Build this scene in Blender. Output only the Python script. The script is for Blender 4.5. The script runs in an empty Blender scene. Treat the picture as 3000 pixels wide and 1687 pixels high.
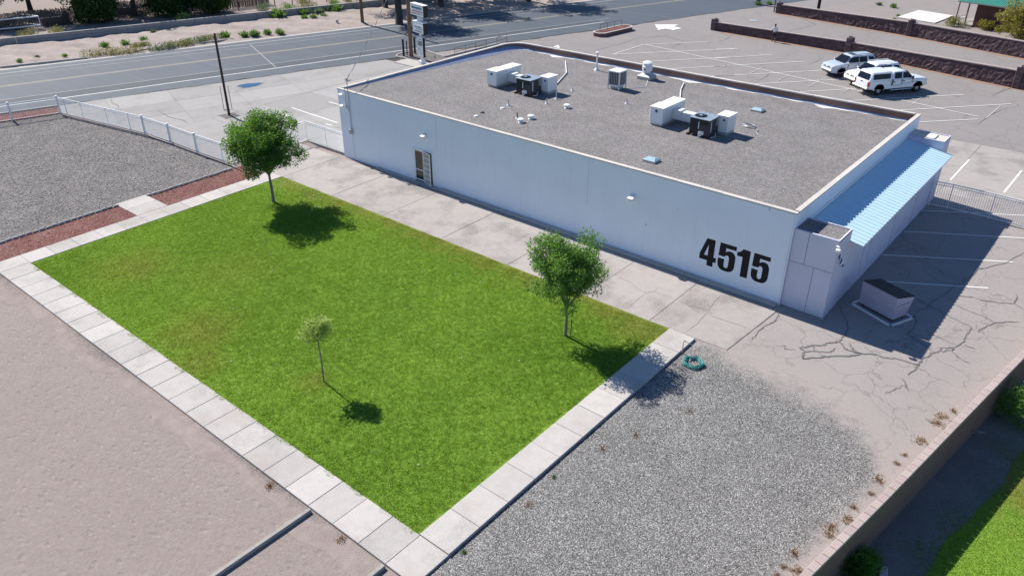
import bpy, bmesh, math, random
import numpy as np
from mathutils import Vector, Matrix

# ------------------------------------------------------------------ camera, sky, sun, exposure
scene = bpy.context.scene
cam_data = bpy.data.cameras.new("camera")
cam = bpy.data.objects.new("camera", cam_data)
scene.collection.objects.link(cam)
scene.camera = cam
CAM = (41.198, -31.751, 18.628)
PITCH, YAW, FPX = math.radians(29.705), math.radians(-39.760), 2300.6 / 3000.0
cam.location = CAM
cam.rotation_euler = (math.radians(90) - PITCH, 0, -YAW)
cam_data.sensor_width = 36.0
cam_data.lens = 36.0 * FPX
cam_data.clip_start, cam_data.clip_end = 0.1, 3000.0

SUN_TO = Vector((-1.125, 0.140, 1.0)).normalized()
ELEV = math.asin(SUN_TO.z)
world = bpy.data.worlds.new("World")
scene.world = world
world.use_nodes = True
wn = world.node_tree
bg = wn.nodes["Background"]
sky = wn.nodes.new("ShaderNodeTexSky")
sky.sky_type = 'NISHITA'
sky.sun_disc = False
sky.sun_elevation = ELEV
sky.sun_rotation = math.atan2(SUN_TO.x, SUN_TO.y)
sky.altitude = 1200.0
sky.air_density = 1.0
sky.dust_density = 0.0
sky.ozone_density = 7.0
wn.links.new(sky.outputs[0], bg.inputs[0])
bg.inputs[1].default_value = 0.079

sun_data = bpy.data.lights.new("sun", 'SUN')
sun_data.energy = 4.4
sun_data.angle = math.radians(0.53)
sun_data.color = (1.0, 0.95, 0.87)
sun = bpy.data.objects.new("sun", sun_data)
scene.collection.objects.link(sun)
sun.rotation_euler = SUN_TO.to_track_quat('Z', 'Y').to_euler()
sun.location = (0, 0, 60)

scene.view_settings.view_transform = 'Standard'
scene.view_settings.look = 'None'
scene.view_settings.exposure = 0.75
scene.view_settings.gamma = 1.0

# ------------------------------------------------------------------ helpers
COL = scene.collection
rnd = random.Random(4515)
nrg = np.random.default_rng(4515)


def tag(o, label=None, cat=None, group=None, kind=None):
    if label: o["label"] = label
    if cat: o["category"] = cat
    if group: o["group"] = group
    if kind: o["kind"] = kind
    return o


def empty(name, loc=(0, 0, 0), rz=0.0, label=None, cat=None, group=None):
    o = bpy.data.objects.new(name, None)
    COL.objects.link(o)
    o.location = loc
    o.rotation_euler = (0, 0, rz)
    o.empty_display_size = 0.2
    return tag(o, label, cat, group)


def link_mesh(name, me, mat, parent=None):
    if mat is not None and not me.materials:
        me.materials.append(mat)
    o = bpy.data.objects.new(name, me)
    COL.objects.link(o)
    if parent is not None:
        o.parent = parent
    return o


def copy_obj(o, parent=None, loc=None, rz=None):
    c = o.copy()
    COL.objects.link(c)
    c.parent = parent if parent is not None else o.parent
    if loc is not None: c.location = loc
    if rz is not None: c.rotation_euler = (0, 0, rz)
    return c


class MB:
    """collects boxes, tubes, prisms and free faces into one mesh"""

    def __init__(self):
        self.v, self.f = [], []

    def add(self, verts, faces):
        k = len(self.v)
        self.v += [tuple(p) for p in verts]
        self.f += [tuple(i + k for i in f) for f in faces]
        return self

    def box(self, c, s, rz=0.0, rot=None, bev=0.0):
        x, y, z = s[0] / 2, s[1] / 2, s[2] / 2
        if bev > 0:
            b = bev
            pts, fs = [], []
            rings = [(-z, x - b, y - b), (-z + b, x, y), (z - b, x, y), (z, x - b, y - b)]
            for zz, a, d in rings:
                e = min(b, 0.5 * a, 0.5 * d)
                for px, py in ((a - e, -d), (a, -d + e), (a, d - e), (a - e, d), (-a + e, d), (-a, d - e), (-a, -d + e), (-a + e, -d)):
                    pts.append((px, py, zz))
            for r in range(3):
                for i in range(8):
                    j = (i + 1) % 8
                    fs.append((r * 8 + i, r * 8 + j, r * 8 + 8 + j, r * 8 + 8 + i))
            fs.append(tuple(range(7, -1, -1)))
            fs.append(tuple(range(24, 32)))
        else:
            pts = [(-x, -y, -z), (x, -y, -z), (x, y, -z), (-x, y, -z), (-x, -y, z), (x, -y, z), (x, y, z), (-x, y, z)]
            fs = [(3, 2, 1, 0), (4, 5, 6, 7), (0, 1, 5, 4), (1, 2, 6, 5), (2, 3, 7, 6), (3, 0, 4, 7)]
        m = rot if rot is not None else Matrix.Rotation(rz, 3, 'Z')
        cc = Vector(c)
        return self.add([m @ Vector(p) + cc for p in pts], fs)

    def box2(self, a, b, bev=0.0):
        return self.box([(a[i] + b[i]) / 2 for i in range(3)], [abs(b[i] - a[i]) for i in range(3)], bev=bev)

    def tube(self, pts, r, n=8, cap=True):
        pts = [Vector(p) for p in pts]
        rs = r if isinstance(r, (list, tuple)) else [r] * len(pts)
        V, F = [], []
        prev = None
        for i, p in enumerate(pts):
            if i == 0: d = pts[1] - p
            elif i == len(pts) - 1: d = p - pts[i - 1]
            else: d = pts[i + 1] - pts[i - 1]
            d = d.normalized() if d.length > 1e-9 else Vector((0, 0, 1))
            if prev is None:
                u = d.orthogonal().normalized()
            else:
                u = prev - d * prev.dot(d)
                u = u.normalized() if u.length > 1e-6 else d.orthogonal().normalized()
            prev = u
            w = d.cross(u)
            for k in range(n):
                a = 2 * math.pi * k / n
                V.append(p + (u * math.cos(a) + w * math.sin(a)) * rs[i])
        for i in range(len(pts) - 1):
            for k in range(n):
                j = (k + 1) % n
                F.append((i * n + k, i * n + j, i * n + n + j, i * n + n + k))
        if cap:
            F.append(tuple(range(n - 1, -1, -1)))
            F.append(tuple(range(len(V) - n, len(V))))
        return self.add(V, F)

    def lathe(self, prof, c=(0, 0, 0), n=20, axis='Z', close=False):
        V, F = [], []
        for r, z in prof:
            for k in range(n):
                a = 2 * math.pi * k / n
                if axis == 'Z': V.append((c[0] + r * math.cos(a), c[1] + r * math.sin(a), c[2] + z))
                else: V.append((c[0] + r * math.cos(a), c[1] + z, c[2] + r * math.sin(a)))
        for i in range(len(prof) - 1):
            for k in range(n):
                j = (k + 1) % n
                f = (i * n + k, i * n + j, i * n + n + j, i * n + n + k)
                F.append(f if axis == 'Z' else f[::-1])
        if not close:
            a, b = tuple(range(n - 1, -1, -1)), tuple(range(len(V) - n, len(V)))
            F += [a, b] if axis == 'Z' else [a[::-1], b[::-1]]
        return self.add(V, F)

    def prism(self, poly, z0, z1, caps=(True, True)):
        """poly: list of (x, y) counter-clockwise"""
        n = len(poly)
        V = [(p[0], p[1], z0) for p in poly] + [(p[0], p[1], z1) for p in poly]
        F = [(i, (i + 1) % n, n + (i + 1) % n, n + i) for i in range(n)]
        if caps[0]: F.append(tuple(range(n - 1, -1, -1)))
        if caps[1]: F.append(tuple(range(n, 2 * n)))
        return self.add(V, F)

    def sheet(self, poly, z):
        n = len(poly)
        return self.add([(p[0], p[1], z) for p in poly], [tuple(range(n))])

    def strip(self, pts, w, z, taper=False):
        """a flat ribbon following points on the ground"""
        pts = [Vector((p[0], p[1])) for p in pts]
        V, F = [], []
        for i, p in enumerate(pts):
            d = (pts[min(i + 1, len(pts) - 1)] - pts[max(i - 1, 0)]).normalized()
            nn = Vector((-d.y, d.x))
            ww = (w[i] if isinstance(w, (list, tuple)) else w) / 2
            if taper and i in (0, len(pts) - 1): ww *= .3
            V += [(p.x - nn.x * ww, p.y - nn.y * ww, z), (p.x + nn.x * ww, p.y + nn.y * ww, z)]
        for i in range(len(pts) - 1):
            F.append((2 * i, 2 * i + 2, 2 * i + 3, 2 * i + 1))
        return self.add(V, F)

    def mesh(self, name, smooth=False):
        me = bpy.data.meshes.new(name)
        me.from_pydata([tuple(p) for p in self.v], [], self.f)
        if smooth:
            me.polygons.foreach_set("use_smooth", [True] * len(me.polygons))
        me.update()
        return me

    def build(self, name, mat, parent=None, smooth=False, angle=None):
        me = self.mesh(name, smooth)
        o = link_mesh(name, me, mat, parent)
        if angle is not None:
            me.polygons.foreach_set("use_smooth", [True] * len(me.polygons))
            me.set_sharp_from_angle(angle=math.radians(angle))
        return o


def np_mesh(name, verts, k, mat, parent=None):
    """verts: (N*k, 3) array, one k-gon for every k vertices"""
    n = len(verts) // k
    me = bpy.data.meshes.new(name)
    me.vertices.add(len(verts))
    me.vertices.foreach_set("co", np.ascontiguousarray(verts, dtype=np.float32).ravel())
    me.loops.add(n * k)
    me.loops.foreach_set("vertex_index", np.arange(n * k, dtype=np.int32))
    me.polygons.add(n)
    me.polygons.foreach_set("loop_start", np.arange(0, n * k, k, dtype=np.int32))
    me.update(calc_edges=True)
    return link_mesh(name, me, mat, parent)


def _basis():
    p, y = PITCH, YAW
    f = Vector((math.sin(y) * math.cos(p), math.cos(y) * math.cos(p), -math.sin(p)))
    r = Vector((math.cos(y), -math.sin(y), 0))
    return r, r.cross(f), f


_R, _U, _F = _basis()


def G(px, py, z=0.0):
    """where a sight line of the survey photograph (3000 x 1687) meets the level z"""
    d = _F * (FPX * 3000) + _R * (px - 1500) - _U * (py - 843.5)
    t = (z - CAM[2]) / d.z
    return Vector(CAM) + d * t


def cA(x, y): return G(x * .2913, y * .2913)
def cB(x, y): return G(700 + x * .2913, y * .2913)
def cC(x, y): return G(1400 + x * .2913, y * .2913)
def cD(x, y): return G(2100 + x * .3494, y * .3494)
def c2(x, y): return G(2200 + x * .4141, 300 + y * .4141)
def c3(x, y): return G(2200 + x * .4141, 700 + y * .4141)


# road frame: s runs along the street, t away from the church
RO, RD, RN = Vector((-33.43, 1.14)), Vector((.3100, .9507)), Vector((-.9507, .3100))
def RT(s, t): return (RO.x + s * RD.x + t * RN.x, RO.y + s * RD.y + t * RN.y)


ORD = "first second third fourth fifth sixth seventh eighth ninth tenth eleventh twelfth thirteenth fourteenth fifteenth sixteenth seventeenth eighteenth nineteenth twentieth".split()
for t_ in ("twenty", "thirty", "forty"):
    ORD += [t_ + "-" + o for o in ORD[:9]]


# ------------------------------------------------------------------ materials
def node_mat(name):
    m = bpy.data.materials.new(name)
    m.use_nodes = True
    nt = m.node_tree
    b = nt.nodes["Principled BSDF"]
    return m, nt, b


def N(nt, typ, **kw):
    n = nt.nodes.new(typ)
    for k, v in kw.items():
        if k == 'ins':
            for i, val in v.items():
                n.inputs[i].default_value = val
        else:
            setattr(n, k, v)
    return n


def L(nt, a, b): nt.links.new(a, b)


def pos(nt, rot=0.0, scale=(1, 1, 1)):
    g = N(nt, 'ShaderNodeNewGeometry')
    if rot == 0 and scale == (1, 1, 1):
        return g.outputs['Position']
    mp = N(nt, 'ShaderNodeMapping')
    mp.inputs['Rotation'].default_value = (0, 0, rot)
    mp.inputs['Scale'].default_value = scale
    L(nt, g.outputs['Position'], mp.inputs['Vector'])
    return mp.outputs[0]


def noise(nt, vec, scale, detail=4, rough=.6, dist=0.0):
    n = N(nt, 'ShaderNodeTexNoise')
    n.inputs['Scale'].default_value = scale
    n.inputs['Detail'].default_value = detail
    n.inputs['Roughness'].default_value = rough
    n.inputs['Distortion'].default_value = dist
    L(nt, vec, n.inputs['Vector'])
    return n.outputs['Fac']


def voro(nt, vec, scale, feature='F1', out='Distance', rnds=1.0):
    n = N(nt, 'ShaderNodeTexVoronoi')
    n.feature = feature
    n.inputs['Scale'].default_value = scale
    if 'Randomness' in n.inputs: n.inputs['Randomness'].default_value = rnds
    L(nt, vec, n.inputs['Vector'])
    return n.outputs[out]


def ramp(nt, fac, stops):
    r = N(nt, 'ShaderNodeValToRGB')
    e = r.color_ramp.elements
    while len(e) < len(stops): e.new(0.5)
    for el, (p, c) in zip(e, stops):
        el.position = p
        el.color = (*c, 1) if len(c) == 3 else c
    L(nt, fac, r.inputs[0])
    return r.outputs[0]


def g3(v): return (v, v, v)


def mix(nt, fac, a, b, blend='MIX'):
    m = N(nt, 'ShaderNodeMix', data_type='RGBA', blend_type=blend)
    m.clamp_factor = True
    if hasattr(fac, 'links') or hasattr(fac, 'is_linked'): L(nt, fac, m.inputs[0])
    else: m.inputs[0].default_value = fac
    for i, s in ((6, a), (7, b)):
        if isinstance(s, tuple): m.inputs[i].default_value = (*s, 1) if len(s) == 3 else s
        else: L(nt, s, m.inputs[i])
    return m.outputs[2]


def math_n(nt, op, a, b=None, clamp=False):
    m = N(nt, 'ShaderNodeMath', operation=op)
    m.use_clamp = clamp
    for i, s in enumerate((a, b)):
        if s is None: continue
        if isinstance(s, (int, float)): m.inputs[i].default_value = s
        else: L(nt, s, m.inputs[i])
    return m.outputs[0]


def bump(nt, b, height, strength=.5, dist=.02):
    n = N(nt, 'ShaderNodeBump')
    n.inputs['Strength'].default_value = strength
    n.inputs['Distance'].default_value = dist
    L(nt, height, n.inputs['Height'])
    L(nt, n.outputs[0], b.inputs['Normal'])


def sc(c, f): return tuple(min(1, max(0, v * f)) for v in c)


def M(name, col, rough=.75, var=.12, scale=2.0, fine=30.0, bmp=.0, bdist=.01, spec=.3, metal=0.0, rndv=0.0, coat=0.0):
    m, nt, b = node_mat(name)
    p = pos(nt)
    n1 = noise(nt, p, scale, 5)
    n2 = noise(nt, p, fine, 3)
    c = ramp(nt, n1, [(.3, sc(col, 1 - var)), (.7, sc(col, 1 + var))])
    c = mix(nt, .5, c, ramp(nt, n2, [(.3, sc(col, 1 - var)), (.7, sc(col, 1 + var))]))
    if rndv:
        oi = N(nt, 'ShaderNodeObjectInfo')
        f = math_n(nt, 'MULTIPLY_ADD', oi.outputs['Random'], 2 * rndv)
        f.node.inputs[2].default_value = 1 - rndv
        comb = N(nt, 'ShaderNodeCombineColor')
        for i in range(3): L(nt, f, comb.inputs[i])
        c = mix(nt, 1.0, c, comb.outputs[0], 'MULTIPLY')
    L(nt, c, b.inputs['Base Color'])
    b.inputs['Roughness'].default_value = rough
    b.inputs['Specular IOR Level'].default_value = spec
    b.inputs['Metallic'].default_value = metal
    if coat: b.inputs['Coat Weight'].default_value = coat
    if bmp: bump(nt, b, n2, bmp, bdist)
    return m


def asphalt_nodes(nt, p, base=(.262, .240, .233)):
    n0 = noise(nt, p, .12, 4, .6)
    n1 = noise(nt, p, .9, 5, .65)
    n2 = noise(nt, p, 45, 3, .7)
    c = ramp(nt, n0, [(.3, sc(base, .86)), (.7, sc(base, 1.14))])
    c = mix(nt, .5, c, ramp(nt, n1, [(.25, sc(base, .82)), (.75, sc(base, 1.12))]))
    c = mix(nt, .45, c, ramp(nt, n2, [(.3, sc(base, .55)), (.7, sc(base, 1.45))]))
    # hairline crazing
    w = N(nt, 'ShaderNodeVectorMath', operation='ADD')
    dn = N(nt, 'ShaderNodeTexNoise')
    dn.inputs['Scale'].default_value = 1.3
    L(nt, p, dn.inputs['Vector'])
    L(nt, p, w.inputs[0])
    L(nt, dn.outputs['Color'], w.inputs[1])
    e = voro(nt, w.outputs[0], .42, 'DISTANCE_TO_EDGE')
    e2 = voro(nt, w.outputs[0], 2.2, 'DISTANCE_TO_EDGE')
    patch = ramp(nt, noise(nt, p, .22, 2), [(.52, g3(0)), (.62, g3(1))])
    k = ramp(nt, e, [(.0, g3(1)), (.016, g3(0))])
    k2 = mix(nt, 1.0, ramp(nt, e2, [(.0, g3(.8)), (.03, g3(0))]), patch, 'MULTIPLY')
    kk = mix(nt, 1.0, k, k2, 'LIGHTEN')
    c = mix(nt, mix(nt, 1.0, kk, (.55, .55, .55), 'MULTIPLY'), c, sc(base, .42))
    return c, n2


def gravel_nodes(nt, p, cols, scale=20.0):
    """stones of a few centimetres: a colour for every stone, dark between them"""
    v = N(nt, 'ShaderNodeTexVoronoi')
    v.inputs['Scale'].default_value = scale
    L(nt, p, v.inputs['Vector'])
    sep = N(nt, 'ShaderNodeSeparateColor')
    L(nt, v.outputs['Color'], sep.inputs[0])
    stops = [(i / (len(cols) - 1), c) for i, c in enumerate(cols)]
    c = ramp(nt, sep.outputs[0], stops)
    gap = ramp(nt, v.outputs['Distance'], [(.35, g3(1)), (.8, g3(.5))])
    c = mix(nt, 1.0, c, gap, 'MULTIPLY')
    big = ramp(nt, noise(nt, p, .5, 5, .65), [(.3, g3(.80)), (.7, g3(1.0))])
    c = mix(nt, 1.0, c, big, 'MULTIPLY')
    mid = ramp(nt, noise(nt, p, 4.0, 5, .7), [(.3, g3(.78)), (.7, g3(1.0))])
    c = mix(nt, 1.0, c, mid, 'MULTIPLY')
    h = math_n(nt, 'SUBTRACT', 1.0, v.outputs['Distance'])
    return c, h


def mat_ground():
    m, nt, b = node_mat("tan_dirt")
    p = pos(nt)
    n0, n1, n2, n3 = noise(nt, p, .18, 4), noise(nt, p, 1.6, 6, .65), noise(nt, p, 9, 5, .7), noise(nt, p, 60, 3, .7)
    c = ramp(nt, n0, [(.3, (.275, .226, .205)), (.7, (.345, .288, .264))])
    c = mix(nt, .5, c, ramp(nt, n1, [(.3, (.26, .213, .193)), (.72, (.36, .302, .277))]))
    c = mix(nt, .35, c, ramp(nt, n2, [(.3, (.20, .162, .146)), (.7, (.42, .355, .33))]))
    c = mix(nt, .25, c, ramp(nt, n3, [(.3, (.13, .105, .095)), (.7, (.50, .43, .40))]))
    L(nt, c, b.inputs['Base Color'])
    b.inputs['Roughness'].default_value = .95
    b.inputs['Specular IOR Level'].default_value = .1
    dm_ = mix(nt, 1.0, ramp(nt, voro(nt, p, 3.1, 'F1'), [(.05, g3(1)), (.16, g3(0))]), ramp(nt, noise(nt, p, .35, 3), [(.45, g3(0)), (.6, g3(.55))]), 'MULTIPLY')
    c2m = mix(nt, dm_, c, (.15, .118, .105))
    L(nt, c2m, b.inputs['Base Color'])
    # scuffs and footprints
    st = voro(nt, pos(nt, .5, (1.0, 2.2, 1)), 1.9, 'F1')
    h = math_n(nt, 'ADD', math_n(nt, 'MULTIPLY', n2, .8), math_n(nt, 'MULTIPLY', ramp(nt, st, [(.1, g3(0)), (.32, g3(1))]), .5))
    h = math_n(nt, 'ADD', h, math_n(nt, 'MULTIPLY', n3, .35))
    bump(nt, b, h, .8, .05)
    return m


def mat_asphalt():
    m, nt, b = node_mat("worn_asphalt")
    c, h = asphalt_nodes(nt, pos(nt))
    L(nt, c, b.inputs['Base Color'])
    b.inputs['Roughness'].default_value = .9
    b.inputs['Specular IOR Level'].default_value = .2
    bump(nt, b, h, .5, .01)
    return m


def mat_yard():
    """gravel spilling over sandy asphalt: how much gravel lies where is stored with the mesh"""
    m, nt, b = node_mat("gravel_over_asphalt")
    p = pos(nt)
    ca, ha = asphalt_nodes(nt, p, (.345, .312, .298))
    cg, hg = gravel_nodes(nt, p, [(.13, .125, .12), (.235, .227, .22), (.30, .29, .28), (.365, .353, .342), (.62, .605, .59)], 29.0)
    at = N(nt, 'ShaderNodeAttribute', attribute_name="gravel")
    at2 = N(nt, 'ShaderNodeAttribute', attribute_name="sand")
    f = math_n(nt, 'ADD', at.outputs['Fac'], math_n(nt, 'MULTIPLY', math_n(nt, 'SUBTRACT', noise(nt, p, 1.6, 10, .82), .5), 2.6))
    f = ramp(nt, f, [(.10, g3(0)), (.90, g3(1))])
    s = math_n(nt, 'ADD', at2.outputs['Fac'], math_n(nt, 'MULTIPLY', math_n(nt, 'SUBTRACT', noise(nt, p, 1.1, 6, .7), .5), 1.2))
    s = ramp(nt, s, [(.3, g3(0)), (.9, g3(.7))])
    sand = ramp(nt, noise(nt, p, 7, 6, .7), [(.3, (.33, .285, .262)), (.7, (.41, .36, .335))])
    c = mix(nt, s, ca, sand)
    c = mix(nt, f, c, cg)
    L(nt, c, b.inputs['Base Color'])
    b.inputs['Roughness'].default_value = .92
    b.inputs['Specular IOR Level'].default_value = .15
    bump(nt, b, mix(nt, f, ha, hg), .8, .025)
    return m


def mat_gravel(name, cols, scale, dist=.02, dirt=None):
    m, nt, b = node_mat(name)
    p = pos(nt)
    c, h = gravel_nodes(nt, p, cols, scale)
    if dirt:
        f = ramp(nt, noise(nt, p, .8, 6, .7), [(.5, g3(0)), (.72, g3(.55))])
        c = mix(nt, f, c, dirt)
    L(nt, c, b.inputs['Base Color'])
    b.inputs['Roughness'].default_value = .92
    b.inputs['Specular IOR Level'].default_value = .15
    bump(nt, b, h, .9, dist)
    return m


def mat_grit():
    m, nt, b = node_mat("grit")
    p = pos(nt)
    cg, h = gravel_nodes(nt, p, [(.13, .12, .112), (.22, .20, .188), (.28, .25, .235), (.36, .33, .31)], 24.0)
    at = N(nt, 'ShaderNodeAttribute', attribute_name="grit")
    f = math_n(nt, 'ADD', at.outputs['Fac'], math_n(nt, 'MULTIPLY', math_n(nt, 'SUBTRACT', noise(nt, p, 2.2, 8, .8), .5), 1.8))
    d = ramp(nt, noise(nt, p, 1.6, 6, .65), [(.3, (.262, .214, .195)), (.72, (.352, .295, .271))])
    L(nt, mix(nt, ramp(nt, f, [(.3, g3(0)), (.9, g3(.8))]), d, cg), b.inputs['Base Color'])
    b.inputs['Roughness'].default_value = .95
    b.inputs['Specular IOR Level'].default_value = .1
    bump(nt, b, h, .5, .02)
    return m


def mat_concrete(name, col, stain=(.30, .25, .225), rndv=.06, amount=.45, pits=0.0):
    m, nt, b = node_mat(name)
    p = pos(nt)
    n0, n1, n2 = noise(nt, p, .45, 5, .6), noise(nt, p, 2.6, 6, .65), noise(nt, p, 55, 3, .7)
    c = ramp(nt, n1, [(.28, sc(col, .88)), (.72, sc(col, 1.08))])
    c = mix(nt, ramp(nt, n0, [(.52, g3(0)), (.75, g3(amount))]), c, stain)
    c = mix(nt, .3, c, ramp(nt, n2, [(.3, sc(col, .66)), (.7, sc(col, 1.25))]))
    if pits:
        pm = ramp(nt, noise(nt, p, .38, 5, .6), [(.50, g3(0)), (.62, g3(pits))])
        pk_ = ramp(nt, noise(nt, p, 16, 4, .8), [(.42, g3(1)), (.60, g3(0))])
        c = mix(nt, mix(nt, 1.0, pm, pk_, 'MULTIPLY'), c, (.15, .14, .135))
    oi = N(nt, 'ShaderNodeObjectInfo')
    f = math_n(nt, 'MULTIPLY_ADD', oi.outputs['Random'], 2 * rndv)
    f.node.inputs[2].default_value = 1 - rndv
    cb = N(nt, 'ShaderNodeCombineColor')
    for i in range(3): L(nt, f, cb.inputs[i])
    c = mix(nt, 1.0, c, cb.outputs[0], 'MULTIPLY')
    L(nt, c, b.inputs['Base Color'])
    b.inputs['Roughness'].default_value = .88
    b.inputs['Specular IOR Level'].default_value = .2
    bump(nt, b, math_n(nt, 'ADD', n2, n1), .25, .01)
    return m


def mat_road():
    m, nt, b = node_mat("street_asphalt")
    ang = -math.atan2(RD.y, RD.x)
    p = pos(nt)
    along = pos(nt, ang, (.012, 1, 1))      # stretched along the street: wheel tracks
    base = (.086, .104, .130)  # bluish because the sky's reflection is painted into the base colour
    n1 = noise(nt, along, 1.1, 4, .7)
    n2 = noise(nt, p, 40, 3, .7)
    n0 = noise(nt, p, .25, 4)
    c = ramp(nt, n1, [(.32, sc(base, .72)), (.68, sc(base, 1.25))])
    c = mix(nt, .35, c, ramp(nt, n0, [(.3, sc(base, .85)), (.7, (.120, .124, .130))]))
    c = mix(nt, .3, c, ramp(nt, n2, [(.3, sc(base, .6)), (.7, sc(base, 1.4))]))
    L(nt, c, b.inputs['Base Color'])
    b.inputs['Roughness'].default_value = .75
    b.inputs['Specular IOR Level'].default_value = .2
    bump(nt, b, n2, .4, .006)
    return m


def leaf_mat(name, dark, light, trans, rough=.5, tfac=.45):
    m, nt, b = node_mat(name)
    g = N(nt, 'ShaderNodeNewGeometry')
    c = ramp(nt, g.outputs['Random Per Island'], [(0, dark), (1, light)])
    p = pos(nt)
    nz = noise(nt, p, 1.3, 3)
    c = mix(nt, ramp(nt, nz, [(.35, g3(0)), (.7, g3(.5))]), c, light)
    L(nt, c, b.inputs['Base Color'])
    b.inputs['Roughness'].default_value = rough
    b.inputs['Specular IOR Level'].default_value = .35
    t = N(nt, 'ShaderNodeBsdfTranslucent')
    t.inputs['Color'].default_value = (*trans, 1)
    mx = N(nt, 'ShaderNodeMixShader')
    mx.inputs[0].default_value = tfac
    L(nt, b.outputs[0], mx.inputs[1])
    L(nt, t.outputs[0], mx.inputs[2])
    L(nt, mx.outputs[0], nt.nodes['Material Output'].inputs['Surface'])
    return m


LAWN = (0.02, 27.92, -20.28, -5.02)     # x0, x1, y0, y1


def lawn_colour(nt, fine):
    """greens of the mown lawn with dry, straw coloured patches; shared by soil sheet and blades"""
    p = pos(nt)
    n0, n1 = noise(nt, p, .13, 5, .6), noise(nt, p, .9, 5, .65)
    c = ramp(nt, n0, [(.32, (.070, .205, .014)), (.64, (.320, .510, .055))])
    c = mix(nt, .4, c, ramp(nt, n1, [(.3, (.095, .235, .018)), (.7, (.290, .470, .060))]))
    c = mix(nt, .5, c, ramp(nt, noise(nt, p, 7, 4, .75), [(.35, (.065, .160, .015)), (.65, (.35, .52, .09))]))
    sep = N(nt, 'ShaderNodeSeparateXYZ')
    L(nt, p, sep.inputs[0])
    # dry margin along the walk by the wall, and dry spots
    e = math_n(nt, 'MULTIPLY', math_n(nt, 'ADD', sep.outputs['Y'], 8.2), .31)
    e = math_n(nt, 'ADD', e, math_n(nt, 'MULTIPLY', math_n(nt, 'SUBTRACT', n1, .5), 1.6))
    c = mix(nt, ramp(nt, e, [(.45, g3(0)), (1.05, g3(.62))]), c, (.300, .250, .070))
    for (x, y, r, a) in ((4.3, -17.2, 2.6, .55), (12.2, -18.2, 2.4, .6), (8.6, -14.2, 3.0, .25), (26.8, -6.2, 1.6, .5), (14.4, -19.6, 1.5, .5), (19.0, -17.4, .9, .5)):
        d = N(nt, 'ShaderNodeVectorMath', operation='DISTANCE')
        L(nt, p, d.inputs[0])
        d.inputs[1].default_value = (x, y, 0)
        f = math_n(nt, 'ADD', math_n(nt, 'DIVIDE', d.outputs['Value'], r), math_n(nt, 'MULTIPLY', math_n(nt, 'SUBTRACT', n1, .5), 1.3))
        c = mix(nt, ramp(nt, f, [(.15, g3(a)), (1.0, g3(0))]), c, (.300, .285, .070))
    if fine is not None:
        c = mix(nt, .5, c, mix(nt, 1.0, c, fine, 'MULTIPLY'))
    return c


def mat_lawn():
    m, nt, b = node_mat("lawn_soil")
    c = lawn_colour(nt, ramp(nt, noise(nt, pos(nt), 30, 3), [(.3, g3(.1)), (.7, g3(.9))]))
    L(nt, c, b.inputs['Base Color'])
    b.inputs['Roughness'].default_value = .95
    b.inputs['Specular IOR Level'].default_value = .05
    bump(nt, b, noise(nt, pos(nt), 24, 4), 1.0, .05)
    return m


def mat_blades():
    m, nt, b = node_mat("grass_blade")
    g = N(nt, 'ShaderNodeNewGeometry')
    f = ramp(nt, g.outputs['Random Per Island'], [(0, g3(.45)), (1, (1.9, 1.75, 1.5))])
    f.node.color_ramp.elements[1].color = (1, 1, 1, 1)
    c = lawn_colour(nt, f)
    L(nt, c, b.inputs['Base Color'])
    b.inputs['Roughness'].default_value = .6
    b.inputs['Specular IOR Level'].default_value = .2
    t = N(nt, 'ShaderNodeBsdfTranslucent')
    L(nt, mix(nt, .35, c, (.50, .66, .07)), t.inputs['Color'])
    mx = N(nt, 'ShaderNodeMixShader')
    mx.inputs[0].default_value = .45
    L(nt, b.outputs[0], mx.inputs[1])
    L(nt, t.outputs[0], mx.inputs[2])
    L(nt, mx.outputs[0], nt.nodes['Material Output'].inputs['Surface'])
    return m


def mat_stucco():
    m, nt, b = node_mat("white_stucco")
    p = pos(nt)
    n1, n2 = noise(nt, p, .5, 5, .6), noise(nt, p, 24, 4, .7)
    c = ramp(nt, n1, [(.3, (.77, .825, .905)), (.7, (.82, .875, .95))])  # white wall; the blue cast of its shade is tinted into the paint
    sp = voro(nt, pos(nt, 0, (1, 1, .6)), 1.9, 'F1')
    f = mix(nt, 1.0, ramp(nt, sp, [(.045, g3(1)), (.10, g3(0))]), ramp(nt, noise(nt, p, 1.7, 2), [(.5, g3(0)), (.62, g3(.75))]), 'MULTIPLY')
    c = mix(nt, f, c, (.36, .34, .33))
    st = noise(nt, pos(nt, 0, (3.0, 3.0, .12)), 2.0, 4, .6)      # faint runs down the wall
    c = mix(nt, ramp(nt, st, [(.55, g3(0)), (.8, g3(.25))]), c, (.60, .58, .56))
    L(nt, c, b.inputs['Base Color'])
    b.inputs['Roughness'].default_value = .85
    b.inputs['Specular IOR Level'].default_value = .2
    bump(nt, b, n2, .35, .012)
    return m


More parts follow.
